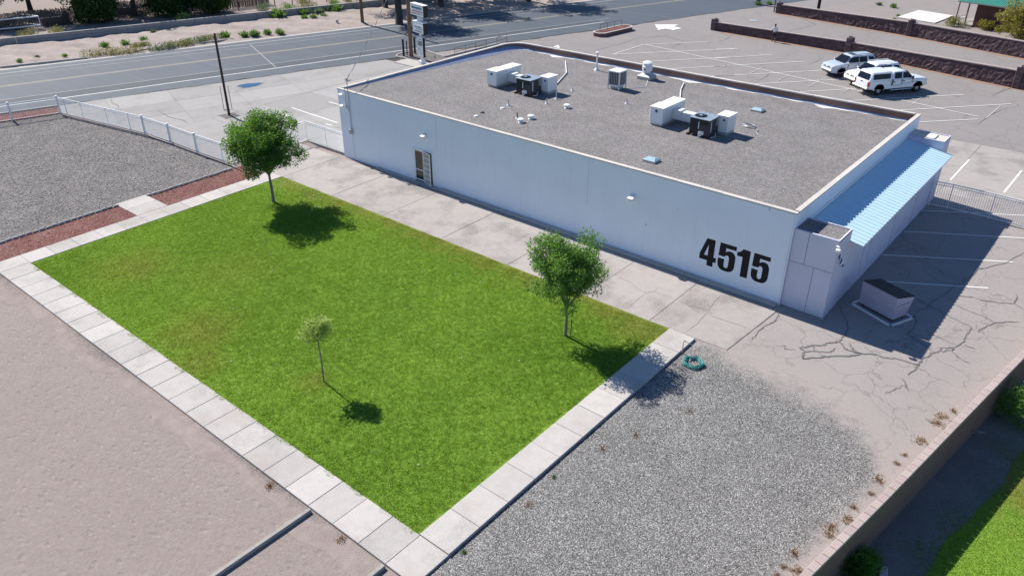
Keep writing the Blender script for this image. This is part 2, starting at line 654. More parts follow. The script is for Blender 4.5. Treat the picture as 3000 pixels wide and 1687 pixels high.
def mat_rubble(name, base):
    m, nt, b = node_mat(name)
    p = pos(nt, 0, (1, 1, 1.7))
    v = N(nt, 'ShaderNodeTexVoronoi')
    v.inputs['Scale'].default_value = 2.6
    L(nt, p, v.inputs['Vector'])
    ed = voro(nt, p, 2.6, 'DISTANCE_TO_EDGE')
    sep = N(nt, 'ShaderNodeSeparateColor')
    L(nt, v.outputs['Color'], sep.inputs[0])
    c = ramp(nt, sep.outputs[0], [(0, sc(base, .6)), (.5, base), (.9, sc(base, 1.3)), (1, sc(base, 2.0))])
    c = mix(nt, .3, c, ramp(nt, noise(nt, p, 12, 4), [(.3, sc(base, .6)), (.7, sc(base, 1.5))]))
    c = mix(nt, ramp(nt, ed, [(0, g3(.6)), (.06, g3(0))]), c, sc(base, .8))
    L(nt, c, b.inputs['Base Color'])
    b.inputs['Roughness'].default_value = .9
    b.inputs['Specular IOR Level'].default_value = .15
    bump(nt, b, math_n(nt, 'ADD', ramp(nt, ed, [(0, g3(0)), (.2, g3(1))]), math_n(nt, 'MULTIPLY', noise(nt, p, 9, 4), .5)), .6, .05)
    return m


def glass(name, col=(.02, .025, .03), rough=.05, spec=.6):
    m, nt, b = node_mat(name)
    L(nt, ramp(nt, noise(nt, pos(nt), 1.5, 2), [(.3, sc(col, .7)), (.7, sc(col, 1.3))]), b.inputs['Base Color'])
    b.inputs['Roughness'].default_value = rough
    b.inputs['Specular IOR Level'].default_value = spec
    return m


MT = dict(
    dirt=mat_ground(), asphalt=mat_asphalt(), yard=mat_yard(), road=mat_road(), lawn=mat_lawn(), blade=mat_blades(), stucco=mat_stucco(),
    slab=mat_concrete("path_concrete", (.485, .452, .425), (.33, .272, .245), .10, .75, .35),
    walk=mat_concrete("driveway_concrete", (.385, .352, .332), (.255, .222, .21), .05, .6, .75),
    lot=mat_concrete("lot_concrete", (.335, .322, .31), (.20, .19, .182), .08, .7),
    kerb=mat_concrete("kerb_concrete", (.46, .43, .40), (.25, .22, .2), .08),
    gravel_roof=mat_gravel("roof_gravel", [(.20, .185, .183), (.295, .275, .272), (.36, .337, .334), (.46, .435, .43)], 26.0, .012),
    gravel_grey=mat_gravel("grey_gravel", [(.10, .092, .094), (.18, .168, .168), (.245, .228, .226), (.30, .28, .276), (.42, .40, .39)], 15.0, .03, (.25, .222, .21)),
    gravel_red=mat_gravel("red_gravel", [(.10, .045, .04), (.23, .085, .075), (.31, .125, .11), (.36, .21, .18)], 16.0, .02, (.26, .17, .145)),
    paint=M("road_paint", (.74, .73, .71), .7, .12, 1.5, 18),
    paint_old=M("faded_paint", (.46, .45, .44), .8, .3, 2.5, 12),
    yellow=M("yellow_paint", (.36, .30, .22), .75, .15, 2, 14),
    seal=M("crack_seal", (.165, .158, .156), .6, .2, 6, 30),
    crack=M("open_crack", (.06, .055, .05), .9, .2, 6, 30),
    coping=M("coping_cement", (.56, .515, .475), .85, .15, 1.5, 25, .2, rndv=.08),
    parapet=M("brown_parapet", (.20, .125, .105), .85, .15, 2, 20, .2),
    membrane=M("roof_membrane", (.27, .31, .42), .6, .18, 1.2, 9, .2, .02),  # dark blue of shade and reflected sky put into the colour
    white_metal=M("white_metal", (.80, .80, .79), .45, .05, 2, 20),
    white_paint=M("white_enamel", (.82, .82, .80), .4, .04, 2, 20),
    grey_metal=M("grey_metal", (.30, .37, .43), .45, .12, 3, 20, metal=.3),
    dark_metal=M("dark_metal", (.055, .052, .058), .5, .2, 3, 20),
    coil=M("condenser_coil", (.035, .035, .042), .55, .3, 4, 60),
    galv=M("galvanised", (.46, .47, .48), .45, .12, 3, 30, metal=.35),
    rust=M("rusty_steel", (.13, .062, .042), .8, .3, 3, 25),
    black=M("black_paint", (.016, .016, .018), .55, .2, 3, 20),
    digit=M("black_number_paint", (.010, .010, .012), .7, .2, 3, 20),
    wood=M("weathered_pole", (.20, .115, .075), .85, .3, 1.5, 18, .3),
    greywood=M("grey_timber", (.33, .315, .29), .9, .2, 2, 20, .3),
    awning=M("awning_sheet", (.49, .675, .80), .42, .05, 1.2, 14),
    annex=M("shade_tinted_stucco", (.60, .60, .70), .85, .08, .8, 22, .3),  # white paint with the lavender of its shade mixed into the colour
    skylight=M("skylight_dome", (.36, .50, .58), .25, .06, 2, 10),
    rubber=M("tyre_rubber", (.022, .022, .023), .8, .2, 4, 30),
    alloy=M("alloy_rim", (.62, .63, .65), .4, .05, 4, 20),
    carwhite=M("white_car_paint", (.80, .81, .82), .22, .02, 1, 5, spec=.5, coat=.6),
    carsilver=M("silver_car_paint", (.50, .56, .64), .24, .03, 1, 5, spec=.5, coat=.6),
    chrome=M("chrome", (.62, .63, .65), .15, .05, 2, 10, metal=.9),
    carglass=glass("car_glass", (.010, .013, .020), .06, .22),
    glass=glass("door_glass", (.035, .03, .025), .05),
    lamp_red=M("tail_lamp", (.30, .018, .015), .25, .1, 4, 10),
    lamp_clear=M("headlamp", (.55, .57, .60), .15, .1, 4, 10),
    plastic=M("black_trim", (.025, .025, .027), .6, .15, 4, 20),
    skin=M("skin", (.16, .085, .055), .6, .08, 4, 20),
    shirt=M("white_cotton", (.78, .78, .80), .9, .05, 4, 20),
    shorts=M("navy_cloth", (.018, .020, .035), .9, .15, 4, 20),
    hair=M("black_hair", (.012, .010, .009), .7, .2, 8, 30),
    bark=M("brown_bark", (.23, .195, .165), .9, .25, 3, 22, .6, .02),
    bark_dark=M("old_bark", (.075, .062, .055), .95, .3, 1.5, 14, .8, .05),
    block=M("tan_wall_block", (.20, .125, .105), .9, .12, 1.5, 20, .3),
    cap=M("wall_cap_block", (.40, .325, .30), .9, .10, 1.5, 20, .2, rndv=.07),
    rubble=mat_rubble("dark_rubble", (.112, .078, .083)),
    canal=M("canal_concrete", (.28, .275, .275), .9, .18, .8, 14, .2),
    brick=M("planter_brick", (.23, .12, .10), .9, .2, 4, 20, .2, rndv=.12),
    hose=M("teal_hose", (.03, .25, .24), .4, .12, 6, 20),
    greenroof=M("green_metal_roof", (.055, .27, .215), .45, .12, 1, 8),
    housewall=M("brown_house_wall", (.135, .06, .05), .9, .15, 1, 12, .2),
    ply=M("shadow_gap", (.05, .05, .06), .9, .1),
    sign_face=M("sign_acrylic", (.74, .78, .78), .35, .03, 1, 8),
    sign_teal=M("teal_print", (.02, .14, .17), .5, .1),
    sign_red=M("red_print", (.42, .03, .04), .5, .1),
    sign_black=M("black_print", (.02, .02, .025), .5, .1),
    sign_grey=M("grey_print", (.28, .30, .36), .5, .1),
    pebble=M("pale_pebbles", (.62, .60, .57), .85, .2, 3, 12),
    straw=leaf_mat("dry_weed", (.16, .08, .03), (.32, .18, .07), (.35, .2, .06), .8, .3),
    leaf_a=leaf_mat("ash_leaf", (.022, .070, .012), (.075, .160, .028), (.16, .34, .035)),
    leaf_b=leaf_mat("bright_leaf", (.045, .115, .022), (.13, .24, .05), (.24, .44, .07)),
    leaf_c=leaf_mat("pale_leaf", (.20, .29, .06), (.36, .45, .13), (.45, .58, .14)),
    leaf_far=leaf_mat("cottonwood_leaf", (.020, .055, .014), (.055, .11, .025), (.10, .2, .03)),
    leaf_gold=leaf_mat("turning_leaf", (.055, .085, .018), (.30, .22, .045), (.32, .30, .05)),
    sage=leaf_mat("sage_leaf", (.085, .13, .075), (.17, .235, .13), (.16, .24, .1), .8, .3),
    weed=leaf_mat("weed_leaf", (.055, .13, .028), (.13, .23, .05), (.2, .36, .07), .7, .35),
    scrub=leaf_mat("scrub_leaf", (.11, .13, .035), (.26, .25, .07), (.3, .3, .08), .8, .3),
)
water, wnt, wb = node_mat("puddle_water")
L(wnt, ramp(wnt, noise(wnt, pos(wnt), 2.0, 2), [(.3, (.012, .045, .085)), (.7, (.02, .06, .11))]), wb.inputs['Base Color'])  # slight blue painted in to stand for the reflected sky
wb.inputs['Roughness'].default_value = .03
wb.inputs['Specular IOR Level'].default_value = 1.0
MT['water'] = water
# ------------------------------------------------------------------ the setting
def struct(o): return tag(o, kind="structure")


def clip_poly(poly, a, b):
    """keep what lies left of the line a -> b"""
    out = []
    def side(p): return (b[0] - a[0]) * (p[1] - a[1]) - (b[1] - a[1]) * (p[0] - a[0])
    for i, p in enumerate(poly):
        q = poly[(i + 1) % len(poly)]
        sp, sq = side(p), side(q)
        if sp >= 0: out.append(p)
        if sp * sq < 0:
            t = sp / (sp - sq)
            out.append((p[0] + t * (q[0] - p[0]), p[1] + t * (q[1] - p[1])))
    return out


def area(poly):
    return .5 * sum(poly[i][0] * poly[(i + 1) % len(poly)][1] - poly[(i + 1) % len(poly)][0] * poly[i][1] for i in range(len(poly)))


def shrink(poly, g):
    """pull every side of a convex polygon in by g"""
    out = poly
    n = len(poly)
    for i in range(n):
        a, b = poly[i], poly[(i + 1) % n]
        d = Vector((b[0] - a[0], b[1] - a[1]))
        if d.length < 1e-4: continue
        d.normalize()
        o = Vector((-d.y, d.x)) * g
        out = clip_poly(out, (a[0] + o.x, a[1] + o.y), (b[0] + o.x, b[1] + o.y))
        if len(out) < 3: return []
    return out


def slab_obj(poly, z0, z1, mat, parent, name="slab", gap=.006):
    p = shrink(poly, gap)
    if len(p) < 3 or area(p) < .02: return None
    cx, cy = sum(q[0] for q in p) / len(p), sum(q[1] for q in p) / len(p)
    zt = z1 + rnd.uniform(-.004, .004)
    ins = shrink(p, .012)
    m = MB()
    if len(ins) == len(p):
        n = len(p)
        V = [(q[0] - cx, q[1] - cy, z0) for q in p] + [(q[0] - cx, q[1] - cy, zt - .01) for q in p] + [(q[0] - cx, q[1] - cy, zt) for q in ins]
        F = []
        for r in range(2):
            F += [(r * n + i, r * n + (i + 1) % n, r * n + n + (i + 1) % n, r * n + n + i) for i in range(n)]
        F.append(tuple(range(2 * n, 3 * n)))
        m.add(V, F)
    else:
        m.prism([(q[0] - cx, q[1] - cy) for q in p], z0, zt, (False, True))
    o = m.build(name, mat, parent)
    o.location = (cx, cy, 0)
    return o


def wall_x(y):
    """left edge of the block wall on the right"""
    xs = [(-34, 34.9), (-15, 37.72), (-10.4, 38.45), (-.2, 39.97), (30, 44.6)]
    return float(np.interp(y, [a for a, _ in xs], [b for _, b in xs]))


# ground: one sheet to the horizon, ending at the block wall on the right
ys = [-34, -15, -10.4, -.2, 30]
m = MB()
gp = [(wall_x(-34) + .1, -34.)] + [(wall_x(y) + .1, y) for y in ys[1:]] + [(900, 160), (900, 900), (-900, 900), (-900, -900), (-120, -900)]
m.sheet(gp, -.05)
struct(m.build("ground", MT['dirt']))

# the neighbour's yard, a step lower on the other side of that wall
m = MB()
m.sheet([(wall_x(-34) + .05, -34.)] + [(-120 + .05, -900), (900, -900), (900, 160)] + [(wall_x(y) + .05, y) for y in ys[:0:-1]], -1.15)
nl = struct(m.build("neighbour_ground", M("grey_soil", (.20, .18, .165), .95, .3, 1.2, 14, .4)))

# asphalt car park around the back and right, alley and far lot
m = MB()
m.sheet([(-14.2, 19.5), (29.5, 19.5), (29.5, -4.0), (39.3, -4.0), (39.95, -.2), (44.5, 30), (46, 40), (70, 160), (24, 160), (-4.4, 68.6), (-14.4, 33.0), (-17.6, 24.0)], -.022)
struct(m.build("car_park", MT['asphalt']))
m = MB()
m.sheet([(3.2, 68.2), (16, 64.8), (34, 59.6), (70, 50), (80, 130), (20, 130)], -.016)
struct(m.build("far_lot", M("far_lot_gravel", (.265, .235, .222), .95, .14, .6, 12, .4)))

# right yard: gravel over old asphalt
NX, NY = 44, 176
gv, gf, ga, gs = [], [], [], []
for j in range(NY + 1):
    y = -33.5 + (21.5 + 33.5) * j / NY
    x0, x1 = 29.12, wall_x(y) + .08
    for i in range(NX + 1):
        x = x0 + (x1 - x0) * i / NX
        yb = float(np.interp(x, [29, 31.5, 33.2, 35, 36.5, 37.6, 38.6], [-5.0, -5.7, -5.8, -6.1, -6.6, -7.6, -10.5]))
        dw = x1 - x
        gr = min(1.4, max(-.4, (yb - y) / 2.0 + .5))
        gr = min(gr, (dw - .6) / .8 + .3)
        nb = abs(yb - y)
        sd = .75 * math.exp(-(nb / 1.6) ** 2) + .9 * math.exp(-(dw / .9) ** 2) + (.3 if y < -1 else 0.05)
        gv.append((x, y, -.012 + .004 * math.sin(x * 1.7 + y * .6) * math.sin(y * 1.3) - (.03 * math.exp(-((x - 29.12) / .38) ** 2) if y < -5.1 else 0)))
        ga.append(gr); gs.append(sd)
for j in range(NY):
    for i in range(NX):
        a = j * (NX + 1) + i
        gf.append((a, a + 1, a + NX + 2, a + NX + 1))
me = bpy.data.meshes.new("yard")
me.from_pydata(gv, [], gf)
for nm, arr in (("gravel", ga), ("sand", gs)):
    at = me.attributes.new(nm, 'FLOAT', 'POINT')
    at.data.foreach_set("value", arr)
me.polygons.foreach_set("use_smooth", [True] * len(me.polygons))
yard = struct(link_mesh("yard", me, MT['yard']))

# left gravel bed inside the white fence, red gravel strips
m = MB()
m.sheet([(-24.4, -8.15), (-60, -120), (-3.72, -27), (-3.72, -6.0), (-5.5, -6.0), (-14.7, -6.4)], -.01)
struct(m.build("gravel_bed", MT['gravel_grey']))
m = MB()
m.sheet([(-3.72, -27), (-1.3, -27), (-1.3, -5.5), (-3.72, -5.5)], -.008)
struct(m.build("red_gravel_strip", MT['gravel_red']))
m = MB()
m.sheet([RT(-5.9, -9.3), RT(-60, -9.4), RT(-60, -11.4), RT(-5.9, -11.3)], .012)
struct(m.build("red_gravel_strip", MT['gravel_red']))

# lawn
x0, x1, y0, y1 = LAWN
m = MB()
m.sheet([(x0 - .02, y0 - .02), (x1 + .02, y0 - .02), (x1 + .02, y1 + .02), (x0 - .02, y1 + .02)], .012)
struct(m.build("lawn", MT['lawn']))
NB = 780000
bx = nrg.uniform(x0 - .12, x1 + .12, NB)
by = nrg.uniform(y0 - .28, y1 + .10, NB)
def wob(a, s, k): return .055 * np.sin(a * 1.9 + s) + .045 * np.sin(a * 4.7 + 2 * s) + .03 * np.sin(a * 11.3 + 3 * s) + k
keep = (bx > x0 + wob(by, 1, .04)) & (bx < x1 - wob(by, 2, .05)) & (by > y0 + 1.5 * wob(bx, 3, -.06)) & (by < y1 - wob(bx, 4, .10))
# thin, dry margin beside the drive; bare ring around the trunks
thin = np.clip((by + 6.6) / 1.6, 0, 1) * (.35 + .35 * np.sin(bx * 1.3) * np.sin(bx * .43 + 1) + .2 * np.sin(bx * 3.1))
keep &= nrg.uniform(0, 1, NB) > thin * .75
keep &= nrg.uniform(0, 1, NB) > .55 * np.exp(-((bx - 1.2) ** 2 + (by + 5.4) ** 2) / 2.5)
bx, by = bx[keep], by[keep]
n = len(bx)
clump = np.sin(bx * 9.1 + 2.3 * np.sin(by * 3.9)) * np.sin(by * 8.3 + 2.1 * np.sin(bx * 4.4)) + .6 * np.sin(bx * 21 + 2 * np.sin(by * 11)) * np.sin(by * 19 + 2 * np.sin(bx * 13))
hgt = nrg.uniform(.022, .062, n) * np.clip(1 + .55 * clump, .25, 2)
ang = nrg.uniform(0, 2 * np.pi, n)
ln = nrg.uniform(.2, 1.1, n) * hgt
la = nrg.uniform(0, 2 * np.pi, n)
w = nrg.uniform(.006, .011, n)
bl = np.zeros((n, 3, 3), np.float32)
bl[:, 0] = np.stack([bx - w * np.cos(ang), by - w * np.sin(ang), np.full(n, .01)], 1)
bl[:, 1] = np.stack([bx + w * np.cos(ang), by + w * np.sin(ang), np.full(n, .01)], 1)
bl[:, 2] = np.stack([bx + ln * np.cos(la), by + ln * np.sin(la), .01 + hgt], 1)
tag(np_mesh("grass", bl.reshape(-1, 3), 3, MT['blade']), "short mown green grass filling the rectangular lawn", "grass", kind="stuff")

# concrete path round the lawn
path = struct(empty("lawn_path"))
zt, zb = .035, -.12
xs = [-1.35 + i * (29.22 + 1.35) / 25 for i in range(26)]
for i in range(25):
    slab_obj([(xs[i], -21.74), (xs[i + 1], -21.74), (xs[i + 1], -20.30), (xs[i], -20.30)], zb, zt, MT['slab'], path)
yy = [-20.30 + i * (15.24) / 11 for i in range(12)]
for i in range(11):
    slab_obj([(27.96, yy[i]), (29.22, yy[i]), (29.22, yy[i + 1]), (27.96, yy[i + 1])], zb, zt + .035, MT['slab'], path)
yy = [-20.30 + i * 15.25 / 12 for i in range(13)]
for i in range(12):
    slab_obj([(-1.35, yy[i]), (-.03, yy[i]), (-.03, yy[i + 1]), (-1.35, yy[i + 1])], zb, zt, MT['slab'], path)
slab_obj([(-3.92, -13.97), (-2.63, -13.97), (-2.63, -12.1), (-3.92, -12.1)], zb, zt, MT['slab'], path)
slab_obj([(-2.63, -13.97), (-1.35, -13.97), (-1.35, -12.1), (-2.63, -12.1)], zb, zt, MT['slab'], path)

# gritty margin washed against the outer edge of the path
V, F, A_ = [], [], []
xs_ = np.arange(-1.3, 29.2, .25)
for x in xs_:
    w_ = .75 + .22 * math.sin(x * .8) + .14 * math.sin(x * 2.3 + 1)
    k_ = .62 + .25 * math.sin(x * .55 + 2)
    V += [(x, -21.74, -.042), (x, -21.74 - w_ * .5, -.044), (x, -21.74 - w_, -.047)]
    A_ += [k_, k_ * .45, -.7]
for i in range(len(xs_) - 1):
    F += [(3 * i, 3 * i + 1, 3 * i + 4, 3 * i + 3), (3 * i + 1, 3 * i + 2, 3 * i + 5, 3 * i + 4)]
gm = MB().add(V, F).build("grit_margin", mat_grit())
gm.data.attributes.new("grit", 'FLOAT', 'POINT').data.foreach_set("value", A_)
struct(gm)

# wide concrete drive between lawn and wall, with cracks
drive = struct(empty("side_drive"))
xj = [-4.45, 0.0, 4.78, 9.32, 13.98, 18.63, 23.37, 26.91]
for a, b in zip(xj[:-1], xj[1:]):
    slab_obj([(a, -5.03), (b, -5.03), (b, -.40), (a, -.40)], -.12, .012, MT['walk'], drive)
slab_obj([(26.91, -5.03), (30.64, -4.92), (30.95, -.45), (26.91, -.40)], -.12, .012, MT['walk'], drive)
def c5(x, y): return G(1500 + x * .4141, 600 + y * .4141)
for pts, w_ in (([(740, 515), (800, 535), (850, 560), (880, 590), (945, 625), (1010, 610), (1040, 585)], .014), ([(945, 625), (900, 660), (870, 690), (835, 720), (800, 740)], .014),
               ([(945, 625), (1010, 612), (1080, 645), (1150, 668)], .013), ([(1165, 675), (1230, 700), (1290, 728), (1345, 738), (1390, 745), (1430, 690), (1480, 640)], .014),
               ([(1390, 745), (1400, 765), (1425, 795), (1520, 825), (1600, 850), (1690, 890)], .014), ([(1390, 760), (1350, 800), (1310, 842), (1280, 865), (1230, 905)], .014),
               ([(10, 275), (40, 250), (90, 222), (135, 200)], .013)):
    P_ = [c5(*p) for p in pts]
    MB().strip([(p.x + rnd.uniform(-.02, .02), p.y + rnd.uniform(-.02, .02)) for p in P_], w_, .019, True).build("crack", M("hairline_crack", (.17, .15, .14), .9, .2), drive)
m = MB()
for i in range(3):
    pass

# left concrete lot: slabs run with the street near it and with the church behind
lot = struct(empty("concrete_lot"))
base = MB()
lotpoly = [RT(-10.2, -9.0), RT(-9.0, -10.5), (-14.35, -6.2), (-4.6, -5.8), (-4.45, .25), (.05, .25), (.05, 20.1), RT(25.0, -9.0)]
base.sheet([RT(-6.0, -8.85), (-24.1, -7.9), (-14.6, -6.2), (-4.6, -5.8), (-4.45, .3), (.05, .3), (.05, 20.0), (-13.1, 20.0), RT(24.0, -8.85)], -.030)
base.build("sub_base", MT['crack'], lot)
s_cuts = [-6.0, -2.5, 2.4, 7.3, 12.2, 17.1, 24.0]
t_cuts = [-8.9, -12.6, -16.0, -19.6, -24]
for i in range(len(s_cuts) - 1):
    for j in range(len(t_cuts) - 1):
        q = [RT(s_cuts[i], t_cuts[j]), RT(s_cuts[i], t_cuts[j + 1]), RT(s_cuts[i + 1], t_cuts[j + 1]), RT(s_cuts[i + 1], t_cuts[j])]
        if area(q) < 0: q = q[::-1]
        for a, b in (((-14.3, -60), (-14.3, 60)), ((-24.3, -7.95), (-14.6, -6.2)), ((60, 20), (-60, 20))):
            q = clip_poly(q, a, b)
            if len(q) < 3: break
        if len(q) >= 3: slab_obj(q, -.10, .0, MT['lot'], lot)
for a, b in zip([-14.3, -9.6, -4.45], [-9.6, -4.45, 0.04]):
    for c, d in zip([-6.15, -1.2, 3.5, 8.2, 13.0], [-1.2, 3.5, 8.2, 13.0, 20.0]):
        q = [(a, c), (b, c), (b, d), (a, d)]
        q = clip_poly(q, (-14.6, -6.15), (-4.4, -5.75))
        if a >= -4.5: q = clip_poly(q, (-5, .33), (5, .33))
        if len(q) >= 3: slab_obj(q, -.10, .0, MT['lot'], lot)
c6 = lambda x, y: G(600 + x * .3106, 250 + y * .3106)
for a, b in (((820, 213), (1250, 355)), ((660, 255), (795, 290)), ((1170, 158), (1265, 185)), ((1140, 365), (1200, 382))):
    p, q = c6(*a), c6(*b)
    MB().strip([p, q], .11, .008).build("parking_line", MT['paint'], lot)
for pts in ([(1115, 990), (1130, 1040), (1190, 1065), (1195, 1085), (1150, 1105)], [(1010, 995), (1030, 1020)], [(1480, 930), (1500, 950)], [(1590, 1115), (1700, 1180), (1850, 1215), (1890, 1245)]):
    P_ = [cA(*p) for p in pts]
    MB().strip(P_, .05, .007, True).build("crack", MT['crack'], lot)

# puddle by the street edge
pc = Vector((-20.1, 6.1))
pd = []
for k in range(28):
    a = 2 * math.pi * k / 28
    r = 1 + .12 * math.sin(3 * a + 1) + .08 * math.sin(5 * a)
    v = RD * (math.cos(a) * .98 * r) + RN * (math.sin(a) * .62 * r)
    pd.append((pc.x + v.x, pc.y + v.y))
wet = MB().sheet([(pc.x + (p[0] - pc.x) * 1.18, pc.y + (p[1] - pc.y) * 1.22) for p in pd], .010).build("wet_rim", M("damp_concrete", (.17, .16, .15), .6, .15))
pud = MB().sheet(pd, .014).build("puddle", MT['water'])
tag(pud, "blue puddle of water on the grey lot by the street", "puddle")
wet.parent = pud

# the street
m = MB()
road_in = [RT(s, -8.85 + .10 * math.sin(s * .9) + .07 * math.sin(s * 2.3)) for s in np.arange(-60, 131, 1.5)]
m.add([(p[0], p[1], 0) for p in [RT(-60, 6.2), RT(131, 6.2)]], [])
road_pts = [RT(131, 6.25), RT(-60, 6.25)] + road_in
m = MB().sheet(road_pts, .006)
road = struct(m.build("street", MT['road']))
def lane(pts, w_, mat, name, z=.010):
    MB().strip(pts, w_, z).build(name, mat, road)
lane([RT(s, 4.9) for s in (-60, 0, 60, 130)], .12, MT['paint_old'], "lane_line")
lane([RT(s, .12) for s in (-60, 0, 60, 130)], .12, MT['yellow'], "lane_line")
lane([RT(s, -.16) for s in (-60, 0, 60, 130)], .12, MT['yellow'], "lane_line")
lane([RT(-60, -7.1), RT(-2, -6.76), RT(20, -6.4), RT(52, -5.9)], .13, MT['paint'], "lane_line")
lane([RT(-60, -4.75), RT(0, -4.75), RT(35, -4.6), RT(54, -4.55)], .07, MT['paint_old'], "lane_line")
lane([RT(-60, 3.4), RT(60, 3.4)], .05, MT['paint_old'], "lane_line")
lane([cB(115, 455), cB(370, 680)], .06, MT['paint_old'], "road_seam")
lane([RT(-60, -5.75), RT(0, -5.7), RT(20, -5.5), RT(52, -5.2)], 1.75, M('resurfaced_strip', (.062, .072, .090), .8, .15, .4, 20), 'resurfaced_strip', .0075)
for k_ in range(9):
    a_, b_ = Vector((*RT(-60 + k_ * 6.0, -9.15), 0)), Vector((*RT(-54 + k_ * 6.0, -9.15), 0))
    c_ = (a_ + b_) / 2
    o = MB().box((0, 0, .03), (5.98, .18, .17), bev=.015).build('kerb_stone', MT['kerb'], road); o.location = c_; o.rotation_euler = (0, 0, math.atan2(RD.y, RD.x))
# ragged dark edge of the street against the lot
m = MB().strip([RT(s, -8.86 + .10 * math.sin(s * .9) + .07 * math.sin(s * 2.3)) for s in np.arange(4, 60, .5)], [max(.02, .11 + .08 * math.sin(s * 1.9) + .05 * math.sin(s * 4.1)) for s in np.arange(4, 60, .5)], .011)
m.build("crack", MT['crack'], road)

# gutter and broken kerb across the street, dirt verge, canal wall
m = MB().strip([RT(s, 6.42) for s in np.arange(-60, 131, 6)], .62, .003)
struct(m.build("gutter", MT['kerb']))
vs, vt = np.arange(-60, 101, .7), np.arange(6.6, 17.75, .45)
V, F = [], []
for i, s in enumerate(vs):
    for j, t in enumerate(vt):
        x, y = RT(s, t)
        e = min(1, (t - 6.6) / 1.2, (17.6 - t) / 1.0)
        h = .10 * math.sin(s * .55 + .7 * t) * math.sin(t * .9 + .2 * s) + .06 * math.sin(s * 1.9 + 2.1 * t) + .05 * math.sin(3.3 * s - 1.7 * t)
        V.append((x, y, -.02 + max(0, e) * (.10 + h)))
for i in range(len(vs) - 1):
    for j in range(len(vt) - 1):
        a = i * len(vt) + j
        F.append((a, a + len(vt), a + len(vt) + 1, a + 1)[::-1])
m = MB().add(V, F)
struct(m.build("verge", M("verge_dirt", (.34, .285, .262), .95, .28, .5, 6, .9, .10), smooth=True))

# concrete apron on the right
apron = struct(empty("concrete_apron"))
for a, b in zip([30.86, 32.72, 37.4, 42.1], [32.72, 37.4, 42.1, 46.8]):
    for c, d in zip([19.0, 24.4], [24.4, 31]):
        q = [(a, c), (b, c), (b, d), (a, d)]
        q = clip_poly(q, (60, 31.2), (30, 29.85))
        q = clip_poly(q, (30, 18.5), (38, 19.6))
        if len(q) >= 3: slab_obj(q, -.1, .0, MT['walk'], apron)
for a, b in (((1410, 550), (1545, 405)), ((1790, 640), (1915, 485))):
    MB().strip([c2(*a), c2(*b)], .13, .010).build("parking_line", MT['paint'], apron)

# painted stall lines and sealed cracks on the asphalt
marks = struct(empty("parking_markings"))
def pline(f, a, b, w_=.10, mat='paint'):
    p, q = f(*a), f(*b)
    MB().strip([p, p.lerp(q, .5), q], w_, .004).build("parking_line", MT[mat], marks)
for a, b in (((1355, 550), (1665, 450)), ((1665, 450), (2305, 422)), ((1370, 548), (2575, 495)), ((1630, 625), (2575, 575)), ((1950, 695), (2575, 658)), ((2350, 770), (2575, 757))):
    pline(cC, a, b)
for a, b in (((0, 412), (175, 410)), ((-20, 491), (460, 460)), ((-20, 559), (735, 517)), ((-20, 641), (905, 590)), ((330, 705), (1120, 662)), ((700, 772), (1170, 745)), ((1080, 848), (2070, 795)), ((1545, 925), (2470, 873)), ((1700, 1025), (2190, 1000))):
    pline(cD, a, b)
p, q = cC(1685, 450), cD(2195, 980)
MB().strip([p, p.lerp(q, .5), q], .11, .0055).build("parking_line", MT['paint'], marks)
for a, b in (((250, 632), (400, 560)), ((505, 682), (645, 610)), ((770, 727), (920, 650)), ((1055, 778), (1165, 720)), ((1630, 880), (1720, 815)), ((2260, 990), (2380, 890)), ((-20, 590), (150, 525))):
    pline(cD, a, b, .08, 'paint_old')
for a, b in (((960, 1268), (1680, 1312)), ((925, 1078), (1855, 1128)), ((1085, 912), (1932, 960)), ((1210, 765), (1932, 800))):
    pline(c2, a, b)
for poly, f in (([(1780, 250), (2020, 250), (1970, 268), (2050, 288), (1965, 305), (1885, 290), (1815, 305)], cC), ([(610, 450), (740, 478), (812, 455), (825, 487), (700, 470)], cC)):
    P_ = [f(*p) for p in poly]
    P_ = [(p.x, p.y) for p in P_]
    if area(P_) < 0: P_ = P_[::-1]
    MB().sheet(P_, .004).build("painted_arrow", MT['paint'], marks)
MB().sheet([(c.x + .55 * math.cos(k * .35), c.y + .55 * math.sin(k * .35)) for c in [cD(305, 175)] for k in range(18)], .006).build("manhole_cover", MT['galv'], marks)

